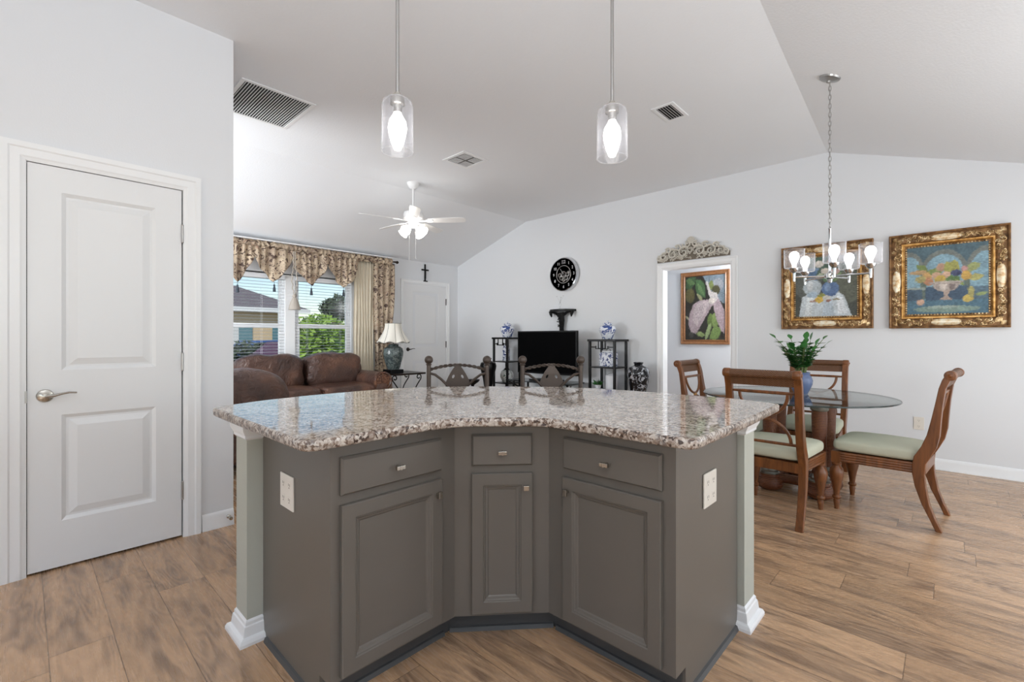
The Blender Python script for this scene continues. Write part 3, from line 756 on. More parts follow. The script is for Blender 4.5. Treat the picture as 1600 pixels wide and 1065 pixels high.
# knee wall with exposed ends, base and capital mouldings
KW = [(.618, 2.045), (1.463, 2.045), (2.085, 1.423), (2.085, .628), (2.215, .628), (2.215, 1.477), (1.517, 2.175), (.618, 2.175)]
KW = KW  # counter-clockwise seen from above
kw = MB(); kw.prism(KW, 0, CABZ-.001); kwo = struct(kw.build('wall_island', 'sage', smooth=0), 'sage half wall behind the island cabinets')
def end_post_mold(rect, cap, nm):
    mb = MB(); P = [(rect[0], rect[2]), (rect[1], rect[2]), (rect[1], rect[3]), (rect[0], rect[3])]
    ring_mold(mb, P, cap); o = mb.build(nm, 'trim', kwo, smooth=20); return o
base = [(.034, 0), (.034, .012), (.028, .024), (.016, .030), (.013, .055), (.011, .066), (.007, .070), (.006, .082), (.0, .09)]
cap = [(.0, .808), (.008, .816), (.008, .826), (.018, .846), (.020, .86), (.020, CABZ-.001)]
for rect in ((.618, .675, 2.045, 2.175), (2.085, 2.215, .628, .655)):
    end_post_mold(rect, base, 'base_moulding'); end_post_mold(rect, cap, 'capital')

# ------------------------------------------------------------------ bar stools
def stool():
    r = thing('bar_stool', '', 'bar stool', (0, 0, 0)); hw = .205
    for sx in (-1, 1):
        mb = MB(); mb.cyl((sx*hw, 0, 0), .0155, 1.037, 14); mb.build('post', 'taupe', r)
        mb = MB(); mb.ball((sx*hw, 0, 1.062), .030, 20); mb.lathe([(.017, 0), (.021, .006), (.017, .012)], (sx*hw, 0, 1.024), 14); mb.build('ball_finial', 'taupe', r)
        mb = MB(); mb.tube([(sx*hw*.95, -.40, .60), (sx*hw, -.42, .0)], [.015, .013], 12); mb.build('leg', 'taupe', r)
    # twisted rope rail
    mb = MB(); P = [(-hw+2*hw*t/40, 0, .990+.036*(1-(2*t/40-1)**2)) for t in range(41)]
    for ph in (0, pi):
        mb.tube([(x, .006*cos(ph+i*.95), z+.006*sin(ph+i*.95)) for i, (x, _, z) in enumerate(P)], .0065, 6)
    mb.build('twisted_rail', 'taupe', r)
    def bz(p0, p1, p2, n=10): return [((1-t)**2*p0[0]+2*t*(1-t)*p1[0]+t*t*p2[0], (1-t)**2*p0[1]+2*t*(1-t)*p1[1]+t*t*p2[1]) for t in [i/n for i in range(n)]]
    dia = bz((0, 1.037), (.05, .99), (.085, .90))+bz((.085, .90), (.05, .80), (0, .745))+bz((0, .745), (-.05, .80), (-.085, .90))+bz((-.085, .90), (-.05, .99), (0, 1.037))
    def eye(cx): return [(cx+.010*cos(a)-.004*(1 if cx > 0 else -1)*sin(a), .945+.014*sin(a)) for a in [2*pi*i/14 for i in range(14)]]
    vs, fs = plate_mesh([dia, eye(.032), eye(-.032)], .010, .001); MB().add(vs, fs).build('splat', 'taupe', r, smooth=30)
    for sx in (-1, 1):
        mb = MB(); mb.tube([(sx*(hw-.005), 0, .968), (sx*.16, -.003, .958), (sx*.115, -.006, .925), (sx*.07, -.008, .88), (sx*.03, -.008, .84)], .0125, 10, flat=.7); mb.build('brace', 'taupe', r)
        mb = MB(); mb.tube([(sx*(hw-.005), 0, .80), (sx*.14, 0, .81), (sx*.06, 0, .85)], .011, 8, flat=.7); mb.build('brace', 'taupe', r)
    mb = MB(); mb.tube([(-hw, 0, .755), (hw, 0, .755)], .009, 8); mb.build('lower_rail', 'taupe', r)
    mb = MB(); mb.pillow((0, -.20, .665), (.43, .41, .075), .4); mb.build('seat', 'leather', r)
    mb = MB(); mb.box(-.205, .205, -.40, .0, .60, .632); mb.build('seat_frame', 'taupe', r, smooth=0, bevel=.004)
    mb = MB()
    for z in (.25,): mb.tube([(-hw, 0, z), (hw, 0, z), (hw, -.41, z), (-hw, -.41, z)], .009, 8, closed=True)
    mb.build('foot_rail', 'taupe', r)
    return r
st = stool(); rzv = radians(43.4-90)
st.location = (2.113, 2.524, 0); st.rotation_euler.z = rzv; st['label'] = 'dark metal bar stool back behind the worktop, the one nearer the table lamp'; st['group'] = 'bar stools at the island'
s2 = dup(st); s2.location = (2.568, 2.044, 0); s2.rotation_euler.z = rzv; s2['label'] = 'dark metal bar stool back behind the worktop, the one in front of the television'

# ------------------------------------------------------------------ pendants
def pendant(x, y, zb, label):
    ztop = ZC if y > cy(x) else ZC-sR*(cy(x)-y)
    r = thing('pendant_lamp', label, 'pendant lamp', (x, y, zb), 0, 'pendant lamps over the island')
    MB().lathe([(.0, ztop-zb-.03), (.055, ztop-zb-.025), (.062, ztop-zb-.001)], seg=24).build('ceiling_canopy', 'nickel', r)
    MB().cyl((0, 0, .245), .0075, ztop-zb-.27, 10).build('rod', 'steel', r)
    MB().lathe([(.0, .252), (.012, .25), (.014, .238), (.028, .234), (.030, .226), (.030, .200), (.020, .196), (.018, .165), (.0, .165)], seg=20).build('socket', 'nickel', r)
    H = .222; prof = [(.008, H), (.045, H), (.060, H-.012), (.065, H-.03), (.066, .1), (.067, .0)]
    g = MB(); g.lathe(prof, seg=36, caps=False); g.lathe([(a-.003, b if i < 5 else b) for i, (a, b) in enumerate(prof)], seg=36, caps=False); g.build('glass_shade', 'shadeglass', r)
    rim = MB(); rim.tube([(.0655*cos(a), .0655*sin(a), 0) for a in [2*pi*i/36 for i in range(36)]], .002, 6, closed=True); rim.build('rim', 'glassclear', r)
    MB().lathe([(.0, .004), (.014, .008), (.026, .035), (.036, .075), (.040, .10), (.035, .13), (.020, .155), (.014, .17)], seg=20).build('bulb', 'bulb', r)
pendant(1.098, 1.709, 2.01, 'glass cylinder pendant lamp hanging nearer the pantry and return vent')
pendant(1.788, 1.083, 2.01, 'glass cylinder pendant lamp hanging nearer the square ceiling vent and dining area')

# ------------------------------------------------------------------ ceiling vents
def vent(x0, x1, y0, y1, label, slats, along, name='ceiling_vent', deep='dark'):
    cx, cy_ = (x0+x1)/2, (y0+y1)/2; r = thing(name, label, 'vent', (cx, cy_, ZC)); hx, hy = (x1-x0)/2, (y1-y0)/2
    fw = .03; f = MB()
    f.box(-hx, hx, -hy, -hy+fw, -.009, 0); f.box(-hx, hx, hy-fw, hy, -.009, 0); f.box(-hx, -hx+fw, -hy+fw, hy-fw, -.009, 0); f.box(hx-fw, hx, -hy+fw, hy-fw, -.009, 0)
    f.build('frame', 'trim', r, smooth=0, bevel=.003)
    MB().box(-hx+fw, hx-fw, -hy+fw, hy-fw, -.0015, -.0005).build('duct_sheet', deep, r, smooth=0)  # flat near-black sheet, painted stand-in for the shade inside a duct
    s = MB()
    for i in range(slats):
        t = (i+.5)/slats
        if along == 'y':
            x = -hx+fw+(2*hx-2*fw)*t; s.box(-.0025, .0025, -hy+fw, hy-fw, -.005, 0, X=T(x, 0, -.0015))
        else:
            y = -hy+fw+(2*hy-2*fw)*t; s.box(-hx+fw, hx-fw, -.0075, .0075, -.0006, .0006, X=T(0, y, -.006, rx=radians(35)))
    s.build('slats', 'grille', r, smooth=0); return r
vent(1.13, 1.69, 3.845, 4.505, 'large dark slatted return air grille on the ceiling beside the pantry', 25, 'y', 'return_grille')
v2 = vent(3.68, 4.005, 1.66, 1.855, 'small white ceiling vent with parallel slots, right of the pendants', 6, 'x')
def vent4(x0, x1, y0, y1, label):
    cx, cy_ = (x0+x1)/2, (y0+y1)/2; r = thing('ceiling_vent', label, 'vent', (cx, cy_, ZC)); h = (x1-x0)/2
    f = MB(); f.box(-h, h, -h, -h+.04, -.009, 0); f.box(-h, h, h-.04, h, -.009, 0); f.box(-h, -h+.04, -h+.04, h-.04, -.009, 0); f.box(h-.04, h, -h+.04, h-.04, -.009, 0); f.build('frame', 'trim', r, smooth=0, bevel=.003)
    MB().box(-h+.04, h-.04, -h+.04, h-.04, -.0015, -.0005).build('duct_sheet', 'silver', r, smooth=0)
    s = MB()
    for i in range(5): s.box(-h+.05, -.012, -h+.055+i*.024, -h+.068+i*.024, -.008, -.006); s.box(.012, h-.05, .02+i*.024, .033+i*.024, -.008, -.006)
    for i in range(5): s.box(-h+.055+i*.024, -h+.068+i*.024, .012, h-.05, -.008, -.006); s.box(.02+i*.024, .033+i*.024, -h+.05, -.012, -.008, -.006)
    s.build('slats', 'grille', r, smooth=0)
vent4(3.16, 3.52, 3.69, 4.03, 'square white ceiling vent between the left pendant and the ceiling fan')

# ------------------------------------------------------------------ ceiling fan
FX, FY = 3.39, 4.92
fan = thing('ceiling_fan', 'white five-blade ceiling fan with lit frosted shades', 'ceiling fan', (FX, FY, ZC))
MB().lathe([(.0, -.075), (.03, -.074), (.06, -.05), (.078, -.015), (.08, 0)], seg=28).build('canopy', 'fanwhite', fan)
MB().cyl((0, 0, -.36), .013, .30, 12).build('downrod', 'fanwhite', fan)
MB().lathe([(.02, -.35), (.07, -.355), (.115, -.375), (.125, -.41), (.12, -.45), (.085, -.475), (.06, -.48), (.06, -.54), (.045, -.56), (0, -.565)], seg=32).build('motor_housing', 'fanwhite', fan)
for i in range(5):
    a = radians(43.4-90-4+72*i)
    mb = MB(); Xb = T(0, 0, -.475, a) @ T(0, 0, 0, rx=radians(-13))
    pts = [(.19, -.045), (.30, -.058), (.55, -.066), (.64, -.062), (.665, -.04), (.67, 0), (.665, .04), (.64, .062), (.55, .066), (.30, .058), (.19, .045)]
    mb.prism(pts, -.003, .003, X=Xb); bl = mb.build('blade', 'fanwhite', fan, smooth=0, bevel=.002)
    mb = MB(); mb.prism([(.08, -.02), (.15, -.015), (.20, -.04), (.245, -.03), (.26, 0), (.245, .03), (.20, .04), (.15, .015), (.08, .02)], -.009, -.0035, X=Xb); mb.build('blade_bracket', 'fanwhite', bl, smooth=0)
for i in range(4):
    a = radians(20+90*i); X_ = T(.075*cos(a), .075*sin(a), -.555, a, ry=radians(-62))
    X_ = T(.055*cos(a), .055*sin(a), -.545, a) @ Matrix.Rotation(radians(-52), 4, 'Y')
    arm_ = MB(); arm_.lathe([(.012, 0), (.016, -.02), (.022, -.04), (.022, -.05)], seg=14, X=X_); lk = arm_.build('light_arm', 'fanwhite', fan)
    g = MB(); g.lathe([(.022, -.045), (.036, -.06), (.048, -.085), (.054, -.11), (.064, -.135)], seg=20, caps=False, X=X_); g.lathe([(.0, -.05), (.02, -.07), (.026, -.09), (.018, -.115), (0, -.122)], seg=12, X=X_); g.build('frosted_shade', 'frost', lk)
for x, y, L in ((-.05, -.02, .42), (.03, .0, .40)):
    pc = MB(); q = Vector((cos(radians(43.4-90))*x, sin(radians(43.4-90))*x)); pc.tube([(q.x, q.y, -.55), (q.x, q.y, -.55-L)], .0011, 5); pc.ball((q.x, q.y, -.55-L), .006, 8); pc.build('pull_chain', 'fanwhite', fan)

# ------------------------------------------------------------------ dining table
TX, TY, TZ = 4.33, .93, .755
tb = thing('dining_table', 'round glass-topped table on four woven rattan columns', 'table', (TX, TY, 0))
g = MB(); g.lathe([(0, TZ-.012), (.672, TZ-.012), (.68, TZ-.008), (.68, TZ-.004), (.676, TZ), (0, TZ)], seg=96); gt = g.build('glass_top', 'tableglass', tb)
g = MB(); g.lathe([(.679, TZ-.011), (.6815, TZ-.0085), (.6815, TZ-.0035), (.679, TZ-.001)], seg=96, caps=False); g.build('polished_edge', 'glassedge', gt)
for i, (x, y) in enumerate(((4.15, .72), (4.45, .71), (4.15, 1.06), (4.45, 1.06))):
    x -= TX; y -= TY
    c = MB(); c.lathe([(.050, .175), (.052, .20), (.046, .22), (.047, .45), (.052, .62), (.050, .665)], (x, y, 0), 20); col_ = c.build('column', 'rattan', tb)
    k = MB(); k.lathe([(.052, .665), (.060, .672), (.062, .685), (.054, .690), (.056, .71), (.066, .725), (.072, .742), (.0, .743)], (x, y, 0), 20); k.build('capital_ring', 'silver', col_)
    k = MB(); k.lathe([(.07, .13), (.074, .14), (.062, .15), (.066, .165), (.056, .18), (.052, .19)], (x, y, 0), 20); k.build('base_ring', 'silver', col_)
    k = MB(); k.lathe([(.045, 0), (.085, .02), (.098, .05), (.092, .085), (.07, .11), (.07, .131)], (x, y, 0), 20); k.build('bun_foot', 'rattan', tb)
b = MB()
P = [(-.18, -.21), (.12, -.22), (.12, .13), (-.18, .13)]
for i in range(4):
    a = Vector(P[i]); c = Vector(P[(i+1) % 4]); m = (a+c)/2*.55
    pts = [((1-t)**2*a+2*t*(1-t)*m+t*t*c) for t in [j/10 for j in range(11)]]
    b.tube([(p.x, p.y, .095) for p in pts], .032, 10, flat=1.15)
b.build('curved_stretcher', 'rattan', tb)

# ------------------------------------------------------------------ dining chairs
def chair():
    r = thing('dining_chair', '', 'chair', (0, 0, 0))
    front = [(0, -.254), (.08, -.221), (.16, -.186), (.265, -.154), (.342, -.141), (.412, -.142), (.455, -.150), (.523, -.185), (.60, -.212), (.69, -.231), (.793, -.250), (.90, -.268), (.955, -.284), (.985, -.300)]
    back = [(0, -.285), (.08, -.252), (.16, -.226), (.265, -.208), (.342, -.202), (.412, -.207), (.455, -.228), (.523, -.258), (.60, -.274), (.69, -.280), (.793, -.288), (.90, -.302), (.955, -.322), (.985, -.345)]
    poly = [(y, z) for z, y in front]+[(y, z) for z, y in back[::-1]]
    for sx in (-1, 1):
        x0, x1 = (.187, .232) if sx > 0 else (-.232, -.187)
        mb = MB(); fs = []; n = len(front); vs = []
        for (z, yf), (_, yb) in zip(front, back):
            w0, w1 = x0, x1
            vs += [(w0, yb, z), (w1, yb, z), (w1, yf, z), (w0, yf, z)]
        for i in range(n-1):
            for k in range(4): l = (k+1) % 4; fs.append((i*4+k, i*4+l, i*4+4+l, i*4+4+k))
        fs += [(3, 2, 1, 0), tuple((n-1)*4+k for k in range(4))]
        mb.add(vs, fs)
        leg_ = mb.build('rear_leg', 'chairwood', r, smooth=25, bevel=.004)
        sc = MB(); cx_ = sx*.2095; sc.lathe([(0, -.026), (.026, -.024), (.031, -.018), (.031, .018), (.026, .024), (0, .026)], seg=18, X=T(cx_, -.322, .983, ry=pi/2))
        sc.lathe([(0, .024), (.012, .024), (.008, .030), (0, .032)], seg=12, X=T(cx_, -.322, .983, ry=pi/2 if sx > 0 else -pi/2)); sc.build('scroll', 'chairwood', leg_)
        f = MB(); fx = sx*.215; f.box(fx-.027, fx+.027, .245, .299, .335, .412); f.build('leg_block', 'chairwood', r, smooth=0, bevel=.003) if False else None
        f.lathe([(.0, 0), (.014, .0), (.017, .03), (.020, .055), (.018, .07), (.026, .078), (.028, .088), (.024, .096), (.018, .102), (.021, .13), (.030, .18), (.042, .235), (.044, .262), (.038, .29), (.024, .305), (.021, .312), (.030, .318), (.031, .330), (.024, .336)], (fx, .272, 0), 20)
        f.build('front_leg', 'chairwood', r, smooth=35)
    # seat frame with reeded sides
    fr = MB()
    def rail(a, b_, reeds):
        a = Vector(a); b_ = Vector(b_); d = (b_-a).normalized(); n_ = Vector((d.y, -d.x))
        if reeds: pr = [(0, .342)]+[(.004+.0035*abs(sin(pi*4*i/16)), .344+.066*i/16) for i in range(17)]+[(0, .412)]
        else: pr = [(0, .342), (.004, .344), (.004, .410), (0, .412)]
        run_profile(fr, (a.x, a.y, 0), (b_.x, b_.y, 0), pr, (n_.x, n_.y, 0))
    fr.prism([(-.205, -.205), (.205, -.205), (.236, .29), (-.236, .29)], .345, .410)
    rail((-.236, .29), (-.205, -.205), True) if False else None
    rail((.236, .29)[::1], (.205, -.205), False) if False else None
    rail((.205, -.15), (.238, .245), True); rail((.238, .29), (-.238, .29), True); rail((-.238, .245), (-.205, -.15), True)
    fr.build('seat_frame', 'chairwood', r, smooth=0)
    cu = MB()
    def cush(u, v):
        a = 2*pi*u; e = .22; t = -pi/2+pi*v
        pw = lambda q, p: math.copysign(abs(q)**p, q)
        x = pw(cos(t), .3)*pw(cos(a), e); y = pw(cos(t), .3)*pw(sin(a), e); z = pw(sin(t), .55)
        wd = .212+.028*(y+1)/2*1.0
        z2 = .455+.045*z+(.022*(1-x*x)*(1-y*y) if z > 0 else 0)
        return (x*wd*1.02, -.205*1.0+(.505*(y+1)/2), z2)
    cu.grid(cush, 56, 22, cu=True); cu.build('seat_cushion', 'fabric', r, smooth=60)
    # crest: woven panel and roll
    cr = MB(); cr.grid(lambda u, v: (-.19+.38*u, -.283-.03*v-.012*v*v, .905+.085*v), 1, 6); cr.grid(lambda u, v: (.19-.38*u, -.302-.03*v-.012*v*v, .905+.085*v), 1, 6)
    cr.add([(-.19, -.283, .905), (.19, -.283, .905), (.19, -.302, .905), (-.19, -.302, .905)], [(0, 1, 2, 3)])
    cr.build('crest_panel', 'herring', r)
    ro = MB(); ro.lathe([(0, -.188), (.027, -.188), (.027, .188), (0, .188)], seg=18, X=T(0, -.322, .983, ry=pi/2)); ro.build('crest_roll', 'herring', r)
    ra = MB(); ra.tube([(-.19, -.276, .862), (-.12, -.276, .862), (.12, -.276, .862), (.19, -.276, .862)], [.008, .011, .011, .008], 10); ra.build('stick_rail', 'chairwood', r)
    ra = MB(); ra.tube([(-.19, -.212, .525), (.19, -.212, .525)], .010, 10); ra.build('lower_rail', 'chairwood', r)
    up = MB(); yc = lambda z: -.212-.064*(z-.525)/.337
    up.tube([(.145*cos(a), yc(.855-.145*abs(sin(a))), .855-.145*abs(sin(a))) for a in [pi*i/20 for i in range(21)]], .0105, 8); up.build('upper_arch', 'chairwood', r)
    lo = MB(); lo.tube([(.150*cos(a), yc(.535+.150*abs(sin(a))), .535+.150*abs(sin(a))) for a in [pi*i/20 for i in range(21)]], .0105, 8); lo.build('lower_arch', 'chairwood', r)
    bb = MB(); bb.ball((0, -.246, .698), .016, 12); bb.build('centre_boss', 'gold', r)
    return r
ch = chair()
chairs = [(3.631, .891, -pi/2-radians(1.5), 'wooden dining chair with its back to the island, nearest the worktop'),
          (4.19, .30, radians(-5), 'wooden dining chair seen in profile pulled out on the right of the table'),
          (4.87, .905, pi/2, 'wooden dining chair behind the potted plant with its back to the painted wall'),
          (4.285, 1.47, pi, 'wooden dining chair in front of the hall doorway')]
for i, (x, y, rz, lab) in enumerate(chairs):
    o = ch if i == 0 else dup(ch)
    o.location = (x, y, 0); o.rotation_euler = (0, 0, rz); o['label'] = lab; o['group'] = 'dining chairs round the glass table'

# potted plant
pp = thing('potted_plant', 'glossy green leafy plant in a blue glazed pot on the glass table', 'plant', (4.44, .90, TZ))
MB().lathe([(0, 0), (.048, 0), (.052, .01), (.062, .03), (.082, .08), (.085, .11), (.074, .145), (.062, .158), (.068, .175), (.062, .178), (.055, .16), (0, .155)], seg=32).build('pot', 'bluepot', pp)
MB().lathe([(0, .158), (.054, .156)], seg=20).build('soil', 'soil', pp)
stm = MB(); lf = MB(); random.seed(3)
for i in range(24):
    a = 2*pi*i/24*1.0+random.uniform(-.2, .2); L = random.uniform(.18, .34); lean = random.uniform(.1, .62)
    base_ = Vector((.03*cos(a), .03*sin(a), .155)); pts = []
    for k in range(8):
        t = k/7; pts.append(base_+Vector((cos(a)*lean*L*t**1.6, sin(a)*lean*L*t**1.6, L*t*(1-.18*lean*t))))
    stm.tube(pts, [.005-.0004*k for k in range(8)], 6)
    for k in range(2, 8):
        for sg in ((-1, 1) if k < 7 else (0,)):
            p = pts[k]; d = (pts[k]-pts[k-1]).normalized(); side = d.cross(Vector((cos(a), sin(a), .2))).normalized()
            out_ = (side*sg*1.0+d*.65+Vector((cos(a), sin(a), 0))*.25).normalized() if sg else d
            ln = random.uniform(.06, .085)*(1 if sg else 1.1); wv = out_.cross(Vector((0, 0, 1)))
            if wv.length < .1: wv = side
            wv.normalize(); nv = wv.cross(out_)
            vs = []; prof_ = [(0, .0), (.2, .55), (.45, 1), (.7, .8), (.9, .35), (1, 0)]
            for t, w_ in prof_:
                c0 = p+out_*ln*t-Vector((0, 0, 1))*.014*t*t; vs += [c0-wv*ln*.28*w_+nv*.004*w_, c0, c0+wv*ln*.28*w_+nv*.004*w_]
            fs = []
            for q in range(5): fs += [(q*3, q*3+1, q*3+4, q*3+3), (q*3+1, q*3+2, q*3+5, q*3+4)]
            lf.add(vs, fs)
stm.build('stems', 'stem', pp); lf.build('leaves', 'leaf', pp)

# ------------------------------------------------------------------ chandelier
CX_, CY_ = 4.00, .63; cz = ZC-sR*(cy(CX_)-CY_)
HZ = 1.66
cd = thing('chandelier', 'five-light chrome chandelier with seeded glass cup shades on a chain', 'chandelier', (CX_, CY_, HZ))
top = cz-HZ
cn = MB(); cn.lathe([(.0, -.038), (.012, -.034), (.014, -.022), (.045, -.018), (.066, -.010), (.070, .004)], seg=28, X=T(0, 0, top, rx=-radians(18.8)*0) @ Matrix.Rotation(radians(18.8), 4, 'X')); cn.build('ceiling_canopy', 'steel', cd)
chn = MB(); nl = 33; z0c, z1c = .355, top-.03
for i in range(nl):
    z = z0c+(z1c-z0c)*(i+.5)/nl; hl = (z1c-z0c)/nl*.68; a = (i % 2)*pi/2+.4
    pts = [((.0085*cos(t)*cos(a)), (.0085*cos(t)*sin(a)), z+hl*sin(t)) for t in [2*pi*k/10 for k in range(10)]]
    chn.tube(pts, .0022, 5, closed=True)
chn.tube([(.004*sin(i*1.1), .004*cos(i*1.1), z0c+(z1c-z0c)*i/60) for i in range(61)], .0014, 4)
chn.build('chain', 'steel', cd)
MB().lathe([(.0, -.05), (.014, -.045), (.018, -.02), (.034, -.012), (.036, .018), (.02, .025), (.013, .03), (.009, .04), (.009, .34), (.012, .345), (.0, .36)], seg=20).build('hub', 'chrome', cd)
ph0 = radians(189+6)
for i in range(5):
    a = ph0+2*pi*i/5; ex, ey = .235*cos(a), .235*sin(a)
    mb = MB(); mb.tube([(0, 0, 0), (ex, ey, 0)], .0065, 8); mb.lathe([(0, -.035), (.008, -.032), (.010, 0), (.010, .03), (.016, .034), (.030, .052), (.033, .064), (.0, .066)], (ex, ey, 0), 18); am = mb.build('arm', 'chrome', cd)
    H = .135; gg = MB(); pr = [(.030, .064), (.060, .066), (.066, .075), (.067, .064+H)]
    gg.lathe(pr, (ex, ey, 0), 32, caps=False); gg.lathe([(q-.0035, z) for q, z in pr], (ex, ey, 0), 32, caps=False); gg.build('glass_shade', 'cupglass', am); gg = MB(); [gg.tube([(ex+.067*cos(q*pi/16), ey+.067*sin(q*pi/16), zz) for q in range(32)], .0018, 5, closed=True) for zz in (.064+H,)]; gg.build('rim', 'glassclear', am)
    bu = MB(); bu.lathe([(.013, .066), (.014, .09), (.022, .112), (.031, .135), (.033, .152), (.028, .172), (.014, .185), (0, .188)], (ex, ey, 0), 16); bu.build('bulb', 'bulb', am)

# ------------------------------------------------------------------ wall outlets
ot = thing('wall_outlet', 'white wall outlet low on the dining wall behind the profile chair', 'outlet', (XD, .215, .41), -pi/2); outlet(ot, 0, 0, .075, .12, gang=1)

# ------------------------------------------------------------------ paintings
def canvas(parent, w_, h_, shapes, y=-.012, name='canvas', nu=96):
    """flat canvas, a fine grid of paint dabs; shapes: (rgb, [(u, v)...]) painted in order, u right, v up, both 0..1"""
    nv = int(nu*h_/w_); mb = MB(); bb = [(min(p[0] for p in P), max(p[0] for p in P), min(p[1] for p in P), max(p[1] for p in P)) for _, P in shapes]
    mute = lambda c: tuple(q*.72+(sum(c)/3)*.22+3 for q in c)
    lin = [S(*mute(c)) for c, _ in shapes]
    def inside(P, x, z):
        r = False; j = len(P)-1
        for i in range(len(P)):
            if (P[i][1] > z) != (P[j][1] > z) and x < (P[j][0]-P[i][0])*(z-P[i][1])/(P[j][1]-P[i][1])+P[i][0]: r = not r
            j = i
        return r
    def col(u, v):
        for i in range(len(shapes)-1, 0, -1):
            b = bb[i]
            if b[0] <= u <= b[1] and b[2] <= v <= b[3] and inside(shapes[i][1], u, v):
                P = b; k = .92+.22*((v-P[2])/(P[3]-P[2]+1e-6))*(1 if P[1]-P[0] < .3 else .4); return [q*k for q in lin[i][:3]]
        return lin[0][:3]
    for i in range(nu):
        for j in range(nv):
            u, v = (i+.5)/nu, (j+.5)/nv; c = [0, 0, 0]
            for k in range(3):
                n1 = noise.noise(Vector((u*26, v*26, k*3.1)))*.022; n2 = noise.noise(Vector((u*26, v*26, 9+k*3.1)))*.022
                q = col(min(max(u+n1+(k-1)*.004, 0), 1), min(max(v+n2, 0), 1)); c = [a+b_/3 for a, b_ in zip(c, q)]
            g = 1+.30*noise.noise(Vector((u*30, v*55, 4)))+.22*noise.noise(Vector((u*9, v*9, 14)))
            mb.col = tuple(q*g for q in c)+(1,)
            x0, x1, z0, z1 = (i/nu-.5)*w_, ((i+1)/nu-.5)*w_, (j/nv-.5)*h_, ((j+1)/nv-.5)*h_
            mb.add([(x0, y, z0), (x1, y, z0), (x1, y, z1), (x0, y, z1)], [(0, 1, 2, 3)])
    return mb.build(name, 'paint', parent, smooth=0)
def ell(cx, cy_, rx, ry, a0=0, a1=2*pi, n=22, rot=0):
    o = []
    for i in range(n+(0 if abs(a1-a0-2*pi) < 1e-6 else 1)):
        t = a0+(a1-a0)*i/n; x, y = rx*cos(t), ry*sin(t); o.append((cx+x*cos(rot)-y*sin(rot), cy_+x*sin(rot)+y*cos(rot)))
    return o
def leafp(x, y, L, w_, rot): return [(x+L*t*cos(rot)-w_*s*sin(rot), y+L*t*sin(rot)+w_*s*cos(rot)) for t, s in ((0, 0), (.25, .8), (.5, 1), (.75, .7), (1, 0), (.75, -.7), (.5, -1), (.25, -.8))]
def R(x0, y0, x1, y1): return [(x0, y0), (x1, y0), (x1, y1), (x0, y1)]
def frame_mold(mb, w_, h_, prof):
    """prof: (inset from outer edge, height off the wall)"""
    for (i0, d0), (i1, d1) in zip(prof, prof[1:]):
        P = lambda i, d: [(-w_/2+i, -d, -h_/2+i), (w_/2-i, -d, -h_/2+i), (w_/2-i, -d, h_/2-i), (-w_/2+i, -d, h_/2-i)]
        mb.add(P(i0, d0)+P(i1, d1), [(0, 1, 5, 4), (1, 2, 6, 5), (2, 3, 7, 6), (3, 0, 4, 7)])
def curl(mb, x, z, r, a0, turn, y, rad=.0055, n=12, turns=1.25):
    pts = []
    for i in range(n+1):
        t = i/n; rr = r*(1-.8*t); a = a0+turn*2*pi*turns*t
        pts.append((x+rr*cos(a), y-.012*t, z+rr*sin(a)))
    mb.tube(pts, [rad*(1-.35*i/n) for i in range(n+1)], 5)
